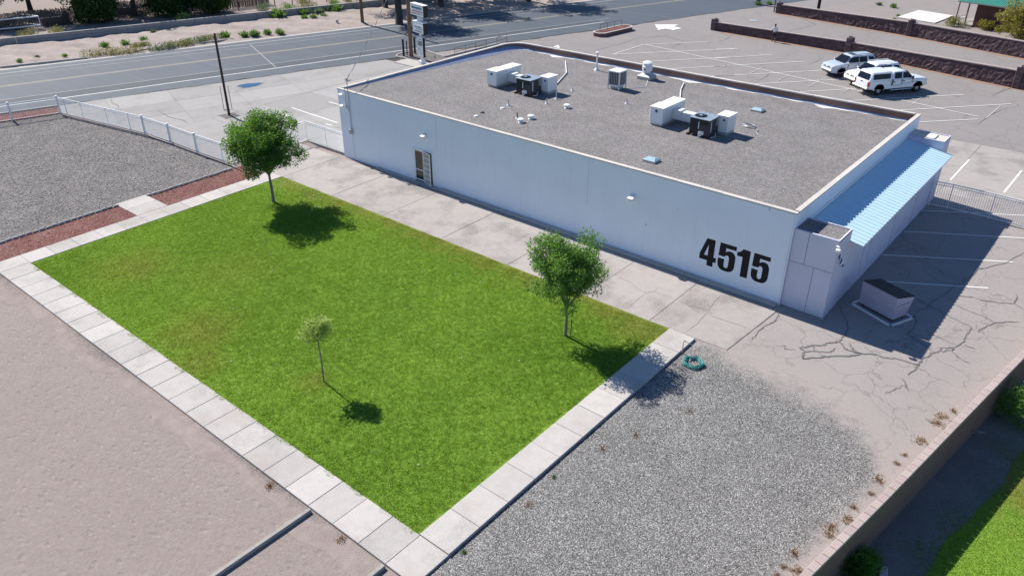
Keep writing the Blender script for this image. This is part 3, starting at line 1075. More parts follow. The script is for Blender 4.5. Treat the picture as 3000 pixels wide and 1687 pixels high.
cracks = [
    ([(625, 470), (655, 530), (685, 610), (680, 660), (650, 690), (625, 725)], .06), ([(625, 725), (600, 730), (540, 735), (500, 748), (430, 752), (340, 770)], .10),
    ([(340, 770), (375, 790), (360, 830), (370, 845), (500, 838), (560, 825), (690, 828), (780, 815)], .10), ([(640, 735), (660, 770), (700, 790), (780, 812), (880, 810), (940, 835), (1040, 848), (1110, 868), (1185, 888)], .11),
    ([(690, 735), (715, 765), (720, 785), (790, 812)], .07), ([(375, 795), (440, 790), (560, 800), (600, 770)], .05), ([(440, 755), (455, 790), (520, 830)], .05),
    ([(1185, 888), (1215, 855), (1265, 815), (1290, 800), (1340, 795), (1350, 770), (1420, 765), (1440, 780), (1350, 800)], .09), ([(1185, 888), (1170, 920), (1110, 962)], .09),
    ([(1440, 770), (1500, 735), (1515, 690), (1550, 660), (1560, 625), (1450, 570), (1320, 500), (1150, 415)], .06), ([(1420, 790), (1460, 830), (1550, 878)], .05), ([(1500, 745), (1590, 778)], .04),
    ([(1605, 655), (1660, 615), (1720, 595), (1800, 585), (1900, 588)], .07), ([(1720, 590), (1640, 545), (1540, 510), (1440, 460), (1370, 400)], .05),
    ([(1470, 400), (1560, 410), (1650, 435), (1760, 450), (1860, 455), (1885, 430), (1875, 390)], .06), ([(1870, 460), (1932, 500)], .05),
    ([(1555, 270), (1600, 215), (1720, 190), (1800, 170), (1932, 95)], .07), ([(1280, 450), (1350, 400), (1480, 310), (1555, 270)], .06), ([(1160, 515), (1230, 495), (1280, 450)], .05),
    ([(1150, 540), (1170, 580), (1150, 625), (1100, 675), (1180, 710), (1280, 800)], .06), ([(1240, 655), (1350, 705), (1460, 750)], .04), ([(1070, 985), (1090, 1030), (1125, 1085)], .06), ([(1085, 1030), (1010, 1070), (950, 1095)], .03),
    ([(200, 530), (170, 575), (110, 610), (60, 640), (30, 680), (0, 715)], .05), ([(180, 755), (240, 755), (230, 775), (320, 785)], .03), ([(1090, 25), (1300, 90), (1540, 180)], .03), ([(1190, 175), (1330, 225), (1470, 270)], .03),
]
for pts, w_ in cracks:
    P_ = [c3(*p) for p in pts]
    pp, ww = [], []
    for i in range(len(P_) - 1):
        for k in range(4):
            a = P_[i].lerp(P_[i + 1], k / 4)
            pp.append((a.x + rnd.uniform(-.05, .05), a.y + rnd.uniform(-.05, .05)))
            ww.append(w_ * rnd.uniform(.35, 1.1))
    pp.append((P_[-1].x, P_[-1].y)); ww.append(w_ * .2)
    MB().strip(pp, ww, .0045).build("crack_seal", MT['seal'], yard)
for pts in ([(1230, 430), (1340, 450), (1400, 455), (1480, 430), (1640, 375)], [(1540, 345), (1700, 380), (1880, 365), (2000, 400), (2150, 420)], [(1940, 485), (2040, 440), (1930, 470)], [(2300, 285), (1700, 380)], [(1080, 525), (1260, 490), (1400, 455)], [(1700, 470), (1800, 530), (1900, 545)]):
    MB().strip([cC(*p) for p in pts], .05, .003, True).build("crack_seal", MT['seal'], marks)
for pts in ([(640, 120), (830, 210), (700, 240), (430, 300)], [(340, 680), (420, 640), (440, 615)], [(760, 545), (830, 520), (900, 480)], [(2170, 1055), (2300, 960), (2440, 900)], [(2300, 810), (2400, 760), (2576, 700)], [(1480, 1010), (1560, 960)], [(0, 350), (80, 330), (140, 290)]):
    MB().strip([cD(*p) for p in pts], .05, .003, True).build("crack_seal", MT['seal'], marks)
# ------------------------------------------------------------------ the church building
BW, BD, BH = 30.8, 18.39, 4.6
def roof_z(y): return 4.52 - .40 * y / 18.0


def rp(x, y):
    """a surveyed roof spot (levelled at an older guess of the fall) moved onto the roof"""
    a = Vector((x, y, 4.5 - .5 * (y - .3) / 17.9))
    d = (Vector(CAM) - a)
    lo, hi = -.1, .1
    for _ in range(40):
        t = (lo + hi) / 2
        p = a + d * t
        if p.z < roof_z(p.y): lo = t
        else: hi = t
    return p


def outline(off):
    r = 1.55 - off
    pts = [(off, off), (BW - off, off), (BW - off, BD - off), (1.55, 18.03 - off)]
    for k in range(1, 9):
        a = math.pi / 2 + k / 8 * math.pi / 2
        pts.append((1.55 + r * math.cos(a), 16.48 + r * math.sin(a)))
    return pts


church = empty("church_building", (0, 0, 0), label="long low white flat-roofed building with 4515 on its side wall", cat="building")
m = MB().prism(outline(0), -.1, 4.54, (False, False))
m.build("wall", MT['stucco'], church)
inn = outline(.20)
m = MB()
for i in range(len(inn)):
    a, b = inn[i], inn[(i + 1) % len(inn)]
    za, zb_ = roof_z(a[1]) - .05, roof_z(b[1]) - .05
    if max(4.54 - za, 4.54 - zb_) > .02:
        m.add([(a[0], a[1], za), (b[0], b[1], zb_), (b[0], b[1], 4.54), (a[0], a[1], 4.54)], [(3, 2, 1, 0)])
m.build("parapet_face", MT['parapet'], church)
m = MB().add([(p[0], p[1], roof_z(p[1])) for p in outline(.18)], [tuple(range(len(inn)))])
roof = m.build("roof", MT['gravel_roof'], church)

# membrane turned up against the parapet, splashed white coating along the back
path_ = [(.27, y) for y in np.arange(.6, 16.4, .6)] + [p for p in inn[::-1][0:9]][::1]
path_ = [(.20, float(y)) for y in np.arange(.6, 16.4, .6)] + inn[:3:-1] + [(float(x), 17.85 + .0123 * (x - 1.5)) for x in np.arange(2.2, 30.4, .7)]
V, F = [], []
nb_ = len(path_)
for i, p in enumerate(path_):
    a, b = Vector(path_[max(i - 1, 0)]), Vector(path_[min(i + 1, nb_ - 1)])
    d = (b - a).normalized()
    nn = Vector((d.y, -d.x))
    back = min(1, max(0, (p[0] - .3) / 2.0))
    wdt = (.10 + .50 * min(1, p[1] / 14)) * (1 - back) + (.14 + .05 * math.sin(p[0] * 2.1)) * back
    up = (.03 + .24 * min(1, p[1] / 12)) * (1 - back) + .12 * back
    q = Vector(p) + nn * wdt
    V += [(p[0] + nn.x * .006, p[1] + nn.y * .006, roof_z(p[1]) + up), (q.x, q.y, roof_z(q.y) + .006)]
for i in range(nb_ - 1):
    F.append((2 * i, 2 * i + 1, 2 * i + 3, 2 * i + 2))
MB().add(V, F).build("membrane", MT['membrane'], church, smooth=True)
V, F = [], []
xs_ = np.arange(2.4, 30.3, .25)
for i, x in enumerate(xs_):
    ya = 17.85 + .0123 * (x - 1.5) - .09
    wd = .16 + .08 * math.sin(x * 1.7) + .07 * math.sin(x * 4.3 + 1) + .30 * math.exp(-((x - 4.6) / .5) ** 2) + .30 * math.exp(-((x - 15.9) / .6) ** 2) + .55 * math.exp(-((x - 25.4) / .5) ** 2)
    wd = max(.03, wd - .05 * (x > 20))
    V += [(x, ya, roof_z(ya) + .012), (x, ya - wd, roof_z(ya - wd) + .008)]
for i in range(len(xs_) - 1):
    F.append((2 * i, 2 * i + 1, 2 * i + 3, 2 * i + 2))
MB().add(V, F).build("roof_coating", M("white_roof_coating", (.70, .69, .68), .8, .12, 3, 14), church)

# coping, block by block
def coping_run(a, b, n_, out=.02, inw=.21):
    a, b = Vector(a), Vector(b)
    d = (b - a) / n_
    u = d.normalized()
    nn = Vector((u.y, -u.x))        # outward
    for i in range(n_):
        p, q = a + d * i + u * .004, a + d * (i + 1) - u * .004
        z = rnd.uniform(-.004, .004)
        quad = [p + nn * out, q + nn * out, q - nn * inw, p - nn * inw]
        c = sum(quad, Vector((0, 0))) / 4
        o = MB().prism([(v.x - c.x, v.y - c.y) for v in quad], 4.542 + z, 4.615 + z).build("coping_block", MT['coping'], church)
        o.location = (c.x, c.y, 0)
coping_run((-.02, 0), (BW + .02, 0), 26)
coping_run((BW, .30), (BW, BD), 16)
coping_run((BW - .3, BD), (1.55, 18.03), 24)
coping_run((0, 16.48), (0, .3), 13)
arc = []
for k in range(7):
    a = math.pi / 2 + k / 6 * math.pi / 2
    arc.append((math.cos(a), math.sin(a)))
for k in range(6):
    a, b = arc[k], arc[k + 1]
    quad = [(1.55 + 1.57 * a[0], 16.48 + 1.57 * a[1]), (1.55 + 1.57 * b[0], 16.48 + 1.57 * b[1]), (1.55 + 1.34 * b[0], 16.48 + 1.34 * b[1]), (1.55 + 1.34 * a[0], 16.48 + 1.34 * a[1])]
    MB().prism(quad, 4.542, 4.612).build("coping_block", MT['coping'], church)

# the number
def digit(polys, ox, w_, oz=.79, h=1.41):
    m = MB()
    for poly in polys:
        pts = [(ox + u * w_, -.006, oz + v * h) for u, v in poly]
        m.add(pts, [tuple(range(len(pts)))])
    return m.build("painted_digit", MT['digit'], church)
five = [[(.03, 1), (0, .52), (.37, .52), (.41, .57), (.5, .6), (.59, .57), (.63, .50), (.63, .22), (.6, .15), (.5, .12), (.4, .15), (.37, .22), (.37, .43), (0, .43), (0, .25), (.04, .14), (.13, .06), (.28, .012), (.5, 0), (.72, .012), (.87, .06), (.96, .14), (1, .25), (1, .54), (.97, .64), (.88, .73), (.74, .77), (.6, .768), (.5, .745), (.40, .70), (.40, .85), (.99, .85), (.99, 1)]]
one = [[(.42, 1), (.32, .93), (.18, .87), (0, .84), (0, .71), (.44, .71), (.44, 0), (1, 0), (1, 1)]]
four = [[(.48, 0), (.84, 0), (.84, 1), (.48, 1)], [(0, .36), (.48, .36), (.48, .37), (.265, .37), (.48, .78), (.48, 1), (.34, 1), (0, .38)], [(0, .185), (.48, .185), (.48, .36), (0, .36)], [(.84, .185), (1, .185), (1, .36), (.84, .36)]]
digit(four, 26.57, .87)
digit(five, 27.53, .86)
digit(one, 28.44, .63)
digit(five, 29.22, .83)

# wall joints
for x, z0, z1 in ((8.92, 2.3, 4.5), (19.9, 1.9, 4.5), (30.74, 0.1, 4.5)):
    MB().box((x, -.003, (z0 + z1) / 2), (.012, .004, z1 - z0)).build("wall_joint", M("joint_grey", (.45, .44, .43), .9, .1), church)
# footing kerb along the wall
x = 3.4
while x < 30.6:
    b = min(x + 2.93, 30.72)
    z = .10 if x > 8 else .05
    MB().box2((x + .006, -.34, -.1), (b - .006, -.002, z), .012).build("footing", MT['kerb'], church)
    x += 2.93

# side door with its barred gate swung a little open
door = empty("door"); door.parent = church; door.location = (6.8, 0, 0)
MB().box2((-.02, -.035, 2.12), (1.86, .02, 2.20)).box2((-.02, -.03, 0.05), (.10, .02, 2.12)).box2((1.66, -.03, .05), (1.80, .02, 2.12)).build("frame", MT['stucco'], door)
MB().box2((.10, -.012, .06), (1.66, .03, 2.12)).build("pane", MT['glass'], door)
m = MB()
for x0_, x1_ in ((.12, .20), (.86, .97)):
    m.box2((x0_, -.028, .12), (x1_, -.013, 2.10))
m.box2((.20, -.027, .12), (.86, -.013, .20)).box2((.20, -.027, 2.02), (.86, -.013, 2.10)).box2((.20, -.027, .78), (.86, -.013, .84))
m.build("sash", MT['white_metal'], door)
MB().box2((1.02, -.017, .15), (1.20, -.013, 2.05)).build("blind", M("tan_blind", (.40, .33, .23), .8, .1), door)
gate = MB()
W_, H_ = .80, 2.03
gate.box2((0, -.02, 0), (.035, .02, H_)).box2((W_ - .035, -.02, 0), (W_, .02, H_)).box2((.035, -.02, 0), (W_ - .035, .02, .04)).box2((.035, -.02, H_ - .04), (W_ - .035, .02, H_))
for i in range(1, 6):
    gate.box2((W_ * i / 6 - .009, -.012, .04), (W_ * i / 6 + .009, .012, H_ - .04))
for i in range(1, 6):
    gate.box2((.035, -.017, H_ * i / 6 - .02), (W_ - .035, .017, H_ * i / 6 + .02))
g_ = gate.build("security_grille", MT['white_paint'], door)
g_.location = (.92, -.05, .08)
g_.rotation_euler = (0, 0, math.radians(-14))

def wall_light(x, z):
    t = MB()
    t.add([(-.14, 0, -.12), (.14, 0, -.12), (.15, -.28, -.12), (-.15, -.28, -.12), (-.15, 0, .15), (.15, 0, .15), (.15, -.40, .05), (-.15, -.40, .05)],
          [(0, 1, 2, 3), (4, 7, 6, 5), (3, 2, 6, 7), (0, 3, 7, 4), (1, 5, 6, 2)])
    o = t.build("wall_light", MT['white_paint'], church)
    o.location = (x, 0, z)
    q = MB().add([(-.11, -.296, -.10), (.11, -.296, -.10), (.12, -.366, .0), (-.12, -.366, .0)], [(0, 1, 2, 3)]).build("lens", MT['lamp_clear'], o)
wall_light(8.04, 3.14)
wall_light(22.67, 3.14)

# service conduit, meter, weatherhead
MB().tube([(1.12, -.06, 1.75), (1.12, -.06, 4.3), (1.13, -.06, 5.28)], .028, 8).build("conduit", MT['galv'], church)
MB().tube([(1.09, -.05, .02), (1.09, -.05, 1.7)], .022, 8).build("conduit", MT['white_paint'], church)
MB().tube([(.80, -.05, 3.40), (.80, -.05, 4.9)], .02, 8).build("conduit", MT['galv'], church)
MB().tube([(.80, -.05, 3.55), (1.0, -.05, 3.55), (1.0, -.05, 3.25)], .018, 8).build("conduit", MT['galv'], church)
MB().box((1.09, -.09, 1.95), (.24, .17, .34), bev=.02).lathe([(.09, 0), (.09, .05), (.05, .09)], (1.09, -.24, 1.98), 14, 'Y').build("meter_box", MT['galv'], church)
MB().lathe([(.03, 0), (.07, .03), (.07, .10), (.02, .15)], (1.13, -.06, 5.26), 10).build("weatherhead", MT['galv'], church)
for x, z in ((.50, 4.30), (.46, 3.55)):
    MB().box((x, -.16, z), (.30, .14, .11), rot=Matrix.Rotation(.5, 3, 'X'), bev=.02).tube([(x + .05, -.13, z), (.80, -.05, z - .05)], .016, 6).build("flood_light", MT['white_paint'], church)
# curls of wire at the weatherhead
for k in range(3):
    P_ = [(1.13 + .22 * math.cos(a) * (1 if k else -1) + .1 * k, -.06 + .12 * math.sin(a), 5.34 - .12 * math.sin(a) ** 2 + .05 * k) for a in np.linspace(0, 4.2, 12)]
    MB().tube(P_, .011, 5).build("service_wire", MT['black'], church)

# annex along the right side: two piers, wall and corrugated awning
ax = 32.74
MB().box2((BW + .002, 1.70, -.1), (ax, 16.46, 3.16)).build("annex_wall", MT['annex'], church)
def pier(y0, y1, name, rmat):
    e = empty(name); e.parent = church
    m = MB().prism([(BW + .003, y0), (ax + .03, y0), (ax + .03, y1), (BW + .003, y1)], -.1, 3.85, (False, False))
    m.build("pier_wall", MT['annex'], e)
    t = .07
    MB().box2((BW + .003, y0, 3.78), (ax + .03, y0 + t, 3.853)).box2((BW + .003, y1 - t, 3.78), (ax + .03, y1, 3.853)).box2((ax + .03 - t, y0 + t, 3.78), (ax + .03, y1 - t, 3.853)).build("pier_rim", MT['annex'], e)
    MB().box2((BW + .003, y0 + t, 3.5), (ax + .03 - t, y1 - t, 3.80)).build("pier_roof", rmat, e)
    return e
pf = pier(.14, 1.70, "front_pier", MT['gravel_roof'])
pb = pier(16.46, 17.86, "back_pier", MT['coping'])
y_ = .125
for a, b, c, d in ((BW + .03, 31.47, 2.30, 3.846), (31.49, ax + .02, 2.30, 3.846), (BW + .03, 31.93, .03, 2.28), (31.95, ax + .02, .03, 2.28)):
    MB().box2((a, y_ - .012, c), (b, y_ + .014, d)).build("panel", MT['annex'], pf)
MB().box2((BW + .02, .132, .02), (ax + .02, .139, 3.77)).build("backing", MT['ply'], pf)
MB().tube([(ax - .05, .11, 3.62), (ax + .12, -.08, 3.66), (ax + .14, -.10, 3.55)], .03, 8).box((ax + .12, -.12, 3.52), (.2, .12, .16), rot=Matrix.Rotation(.6, 3, 'X'), bev=.02).build("flood_light", MT['white_paint'], pf)
for k in range(5):
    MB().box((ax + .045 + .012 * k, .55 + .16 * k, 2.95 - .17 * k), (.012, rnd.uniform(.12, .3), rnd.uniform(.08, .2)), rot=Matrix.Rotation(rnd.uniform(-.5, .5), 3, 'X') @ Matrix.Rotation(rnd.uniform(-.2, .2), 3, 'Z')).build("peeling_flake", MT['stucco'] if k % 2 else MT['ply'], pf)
MB().box2((31.7, 16.7, 3.805), (32.15, 17.6, 3.86)).build("vent_board", MT['white_paint'], pb)
for yj, zz0, zz1 in ((4.6, .3, 2.2), (5.6, .3, 2.2), (9.4, .0, 3.1), (13.2, .0, 3.1)):
    MB().box((ax + .002, yj, (zz0 + zz1) / 2), (.004, .018, zz1 - zz0)).build("wall_joint", MT['ply'], church)
MB().box((ax + .002, 5.1, 2.2), (.004, 1.0, .018)).build("wall_joint", MT['ply'], church)

V, F = [], []
per, n_per = .365, 41
ya0 = 1.685
prof = [(0, 0), (.62, 0), (.70, .035), (.92, .035)]
cols_ = []
for k in range(n_per):
    for u, h in prof:
        yv = ya0 + (k + u) * per
        if yv < 16.48: cols_.append((yv, h))
cols_.append((16.485, .0))
for yv, h in cols_:
    V += [(BW + .03, yv, 3.63 + h), (33.36, yv, 3.20 + h)]
for i in range(len(cols_) - 1):
    F.append((2 * i, 2 * i + 1, 2 * i + 3, 2 * i + 2))
aw = MB().add(V, F).build("awning", MT['awning'], church)
sm = aw.modifiers.new("thickness", 'SOLIDIFY'); sm.thickness = .012; sm.offset = -1
MB().box2((33.30, 1.76, 3.10), (33.345, 16.38, 3.185)).build("awning_fascia", MT['white_metal'], church)
MB().box2((BW + .004, 1.72, 3.66), (BW + .05, 16.44, 3.78)).build("flashing", MT['white_metal'], church)

# ------------------------------------------------------------------ things on the roof
def on_roof(x, y, name, label, cat, group=None):
    p = rp(x, y)
    return empty(name, (p.x, p.y, roof_z(p.y)), 0, label, cat, group)


def rooftop_unit(x, y, label):
    """origin: south west corner of the long white box"""
    e = on_roof(x, y, "rooftop_air_conditioner", label, "air conditioner", "rooftop air conditioners")
    MB().box2((.06, .06, -.05), (.78, 2.5, .16)).build("kerb", MT['galv'], e)
    MB().box2((3.70, 1.00, -.05), (4.34, 1.98, .16)).build("kerb", MT['galv'], e)
    rb = MB().box2((0, 0, .14), (.84, 1.06, 1.07), .02).box2((.03, 1.06, .14), (.80, 2.62, 1.03), .02).build("return_box", MT['white_paint'], e)
    MB().box2((-.03, -.03, 1.055), (.87, 1.05, 1.085)).box2((0, 1.05, 1.02), (.83, 2.66, 1.05)).build("lid", MT['white_paint'], rb)
    MB().lathe([(.0, 0), (.085, 0), (.085, -.014), (.0, -.014)], (.42, -.002, .86), 16, 'Y').build("badge", MT['sign_teal'], rb)
    dk = MB().box2((.80, 1.18, .22), (1.35, 1.72, .78), .015).box2((1.35, 1.22, .20), (3.72, 1.70, .70), .015).build("duct", MT['white_paint'], e)
    # condenser: dark cabinet, finned coil on two sides, fan opening on top
    cd = MB().box2((2.62, -.12, .10), (3.82, 1.06, 1.0), .02).build("condenser", MT['dark_metal'], e)
    MB().box2((2.59, -.15, .99), (3.85, 1.09, 1.03), .01).build("top_panel", MT['grey_metal'], cd)
    mm = MB()
    for k in range(7):
        mm.box2((2.66 + k * .075, -.145, .16), (2.70 + k * .075, -.122, .96))
    mm.build("coil_fins", MT['coil'], cd)
    mm = MB()
    for k in range(9):
        mm.box2((2.597, -.05 + k * .12, .16), (2.618, .01 + k * .12, .96))
    mm.build("coil_fins", MT['coil'], cd)
    MB().box2((3.24, -.142, .70), (3.72, -.123, .92)).build("access_panel", MT['plastic'], cd)
    MB().box2((3.22, -.142, .14), (3.52, -.124, .34)).box2((3.16, -.145, .45), (3.20, -.124, .85)).build("rating_label", MT['sign_face'], cd)
    MB().box2((3.823, .05, .30), (3.832, .12, .90)).box2((3.823, .72, .55), (3.832, .76, .94)).box2((3.823, .86, .5), (3.832, .90, .95)).build("rating_label", MT['sign_face'], cd)
    fan = MB().lathe([(.34, 0), (.34, .02), (.30, .025), (.30, .004)], (3.02, .36, 1.03), 24).build("fan_ring", MT['black'], cd)
    MB().lathe([(.0, 0), (.30, 0)], (3.02, .36, 1.034), 24, close=True).build("fan_well", MT['black'], fan)
    mm = MB()
    for k in range(3):
        mm.box((3.02, .36, 1.05), (.60, .02, .01), rz=k * math.pi / 3)
    mm.lathe([(.0, .0), (.10, 0), (.10, .02), (0, .02)], (3.02, .36, 1.055), 12).build("fan_guard", MT['grey_metal'], fan)
    sb_ = MB().box2((3.68, .98, .14), (4.36, 2.00, 1.06), .02).build("supply_box", MT['white_paint'], e)
    MB().box2((3.65, .95, 1.05), (4.39, 2.03, 1.08)).build("lid", MT['white_paint'], sb_)
    MB().lathe([(.0, 0), (.07, 0), (.07, -.014), (.0, -.014)], (4.13, .978, .84), 16, 'Y').build("badge", MT['sign_teal'], sb_)
    MB().box2((2.50, -.20, 0), (2.60, 1.10, .10)).box2((3.70, -.24, 0), (3.80, 1.10, .10)).build("skid", MT['rust'], e)
    MB().tube([(3.3, -.30, .0), (3.3, -.30, .34)], .025, 6).tube([(3.3, -.30, .05), (3.5, -.16, .2)], .018, 6).tube([(3.9, .0, .05), (4.05, .25, .05), (3.9, .55, .2)], .02, 6).build("drain_pipe", MT['white_paint'], e)
    return e

rooftop_unit(6.42, 7.42, "white and dark grey rooftop air conditioner nearer the street end")
rooftop_unit(19.02, 7.30, "white and dark grey rooftop air conditioner on skids near the middle of the roof")

# evaporative cooler
e = on_roof(13.10, 13.0, "evaporative_cooler", "square louvred evaporative cooler standing on legs on the gravel roof", "cooler")
MB().box2((-.45, -.45, .22), (.45, .45, .32), .01).build("casing", MT['white_metal'], e)
MB().box2((-.45, -.45, 1.14), (.45, .45, 1.22), .015).build("lid", MT['white_metal'], e)
MB().box2((-.40, -.40, .32), (.40, .40, 1.14)).build("pad", MT['coil'], e)
for sx in (-1, 1):
    for sy in (-1, 1):
        MB().box2((sx * .45 - .03 * (sx > 0) * 2, sy * .45 - .06 * (sy > 0), .0), (sx * .45 + .06 * (sx < 0), sy * .45 + .06 * (sy < 0), 1.14)).build("leg", MT['white_metal'], e)
for k in range(6):
    o = MB().box((0, 0, 0), (.035, .02, .80)).build("louvre", MT['galv'], e); o.location = (-.32 + k * .128, -.42, .73)
    o = copy_obj(o, e, (.42, -.32 + k * .128, .73), math.pi / 2)
MB().box2((-.3, -.3, 0), (.3, .3, .22)).build("base", MT['galv'], e)

# mushroom roof fan at the back, tall flue, small vents, skylights
e = on_roof(13.15, 16.75, "roof_exhaust_fan", "round galvanised exhaust fan on a square kerb by the back parapet", "roof fan")
MB().box2((-.50, -.50, -.05), (.50, .50, .25), .02).build("kerb", MT['galv'], e)
MB().add([(-.48, -.48, .25), (.48, -.48, .25), (.48, .48, .25), (-.48, .48, .25), (-.22, -.22, .42), (.22, -.22, .42), (.22, .22, .42), (-.22, .22, .42)], [(0, 1, 5, 4), (1, 2, 6, 5), (2, 3, 7, 6), (3, 0, 4, 7)]).build("skirt", MT['galv'], e)
MB().lathe([(.22, .40), (.22, .52), (.34, .56), (.36, .86), (.32, .88), (.30, .96), (.33, .98), (.34, 1.10), (.22, 1.18), (.0, 1.2)], (0, 0, 0), 24).build("fan_hood", MT['white_metal'], e, angle=40)
MB().box((0, -.365, .70), (.14, .02, .07)).build("vent_slot", MT['black'], e)
e = on_roof(9.18, 16.36, "roof_flue", "tall thin white flue pipe with a cap on the roof", "flue")
MB().lathe([(.20, 0), (.09, .16), (.065, .18), (.065, 1.18)], (0, 0, 0), 14).build("pipe", MT['white_metal'], e, angle=40)
MB().lathe([(.05, 1.16), (.13, 1.20), (.13, 1.28), (.04, 1.33)], (0, 0, 0), 14).build("cap", MT['white_metal'], e, angle=40)
vents = [((13.5, 6.82), "round white mushroom vent standing alone mid roof"), ((13.34, 2.54), "round white mushroom vent nearest the roof edge by the lawn"), ((13.32, 3.5), "round white mushroom vent just behind the one nearest the roof edge")]
for (x, y), lab in vents:
    e = on_roof(x, y, "roof_vent", lab, "roof vent", "mushroom roof vents")
    MB().lathe([(.17, 0), (.12, .04), (.12, .16)], (0, 0, 0), 16).build("neck", MT['white_metal'], e, angle=40)
    MB().lathe([(.19, .13), (.21, .15), (.20, .20), (.12, .24), (.0, .25)], (0, 0, 0), 16).build("hood", MT['white_metal'], e, angle=40)
for (x, y), lab in (((22.45, 1.86), "low blue domed skylight near the front roof edge"), ((22.50, 14.40), "low blue domed skylight towards the back of the roof")):
    e = on_roof(x, y, "skylight", lab, "skylight", "roof skylights")
    MB().box2((-.36, -.31, -.03), (.36, .31, .12), .01).build("frame", MT['galv'], e)
    MB().add([(-.34, -.29, .12), (.34, -.29, .12), (.34, .29, .12), (-.34, .29, .12), (-.2, 0, .21), (.2, 0, .21)], [(0, 1, 5, 4), (1, 2, 5), (2, 3, 4, 5), (3, 0, 4)]).build("dome", MT['skylight'], e)
pipes = [((10.54, 4.75), .42, "thin vent pipe with a white collar west of the mushroom vents"), ((12.73, 2.95), .36, "short dark vent pipe beside the two mushroom vents"), ((12.01, 6.71), .34, "white vent pipe standing in front of the grey condenser"), ((15.67, 10.18), .38, "lone thin vent pipe in the middle of the roof"), ((11.77, 8.02), .40, "white flat topped vent pipe right of the supply box"), ((11.29, 10.43), .16, "small roof pipe stub behind the first air conditioner")]
for (x, y), h, lab in pipes:
    e = on_roof(x, y, "vent_pipe", lab, "vent pipe", "small roof vent pipes")
    MB().lathe([(.13, -.02), (.05, .10), (.04, .10)], (0, 0, 0), 12).build("collar", MT['white_metal'], e)
    MB().lathe([(.035, .08), (.035, h), (.0, h)], (0, 0, 0), 10).build("pipe", MT['galv'] if 'dark' not in lab else MT['dark_metal'], e)
for (x, y), lab in (((10.71, 3.99), "small white roof patch block by the vents"), ((10.65, 1.66), "small white lump of sealant near the roof edge"), ((10.41, 2.47), "dark and white bit of debris near the roof edge")):
    e = on_roof(x, y, "roof_patch", lab, "patch")
    MB().lathe([(.16, -.01), (.13, .05), (.05, .08), (0, .085)], (0, 0, 0), 9).build("lump", MT['white_metal'] if 'white' in lab and 'dark' not in lab else MT['dark_metal'], e)
# refrigerant line sets running from the units to the back parapet
def roof_line(pts, r, lab):
    P_ = []
    for x, y, h in pts:
        p = rp(x, y)
        P_.append((p.x, p.y, roof_z(p.y) + h))
    o = MB().tube(P_, r, 8).build("roof_pipe", MT['white_metal'])
    tag(o, lab, "pipe", "pipes across the roof")
roof_line([(10.2, 9.6, .10), (9.3, 11.6, .06), (8.2, 14.0, .06), (5.9, 17.0, .06)], .04, "white pipe from the first air conditioner to the back parapet")
roof_line([(19.2, 10.3, .10), (18.2, 12.4, .06), (16.6, 15.4, .06), (15.8, 17.3, .06)], .04, "white pipe from the second air conditioner to the back parapet")
pts = [(13.65 + .02, 13.4), (14.0, 13.9), (14.4, 14.6), (13.9, 15.6), (13.5, 16.3)]
roof_line([(x, y, .02) for x, y in pts], .018, "thin cable from the cooler to the exhaust fan")
# coil of cable on the roof
p = rp(23.55, 10.9)
P_ = []
for k in range(90):
    a = k * .21
    r = .30 + .05 * math.sin(k * .37)
    P_.append((p.x + r * math.cos(a) * 1.2, p.y + r * math.sin(a) * .8, roof_z(p.y) + .03 + .0012 * k))
P_ += [(p.x + .5, p.y - .1, roof_z(p.y) + .03), (p.x + .72, p.y - .35, roof_z(p.y) + .03), (p.x + .78, p.y - .75, roof_z(p.y) + .03), (p.x + 1.02, p.y - 1.0, roof_z(p.y) + .03)]
tag(MB().tube(P_, .02, 6).build("cable_coil", MT['galv']), "loose coil of grey cable lying on the gravel roof", "cable")
# ------------------------------------------------------------------ vegetation
def leaf_cloud(centres, radii, per, length, width, droop=.25, seed=0, flat=1.0):
    r = np.random.default_rng(seed)
    out = []
    for c, R_, k in zip(centres, radii, per):
        d = r.normal(size=(k, 3))
        d /= np.linalg.norm(d, axis=1)[:, None]
        rad = R_ * r.uniform(.15, 1, k) ** .5
        p = np.asarray(c) + d * rad[:, None] * np.array([1, 1, flat])
        dirv = d * .7 + r.normal(size=(k, 3)) * .7
        dirv[:, 2] -= droop
        dirv /= np.linalg.norm(dirv, axis=1)[:, None]
        side = np.cross(dirv, r.normal(size=(k, 3)))
        side /= np.linalg.norm(side, axis=1)[:, None] + 1e-9
        ln = length * r.uniform(.6, 1.3, k)[:, None]
        wd = width * r.uniform(.7, 1.25, k)[:, None]
        q = np.empty((k, 4, 3))
        q[:, 0] = p
        q[:, 1] = p + dirv * ln * .45 + side * wd * .5
        q[:, 2] = p + dirv * ln
        q[:, 3] = p + dirv * ln * .45 - side * wd * .5
        out.append(q.reshape(-1, 3))
    return np.concatenate(out)


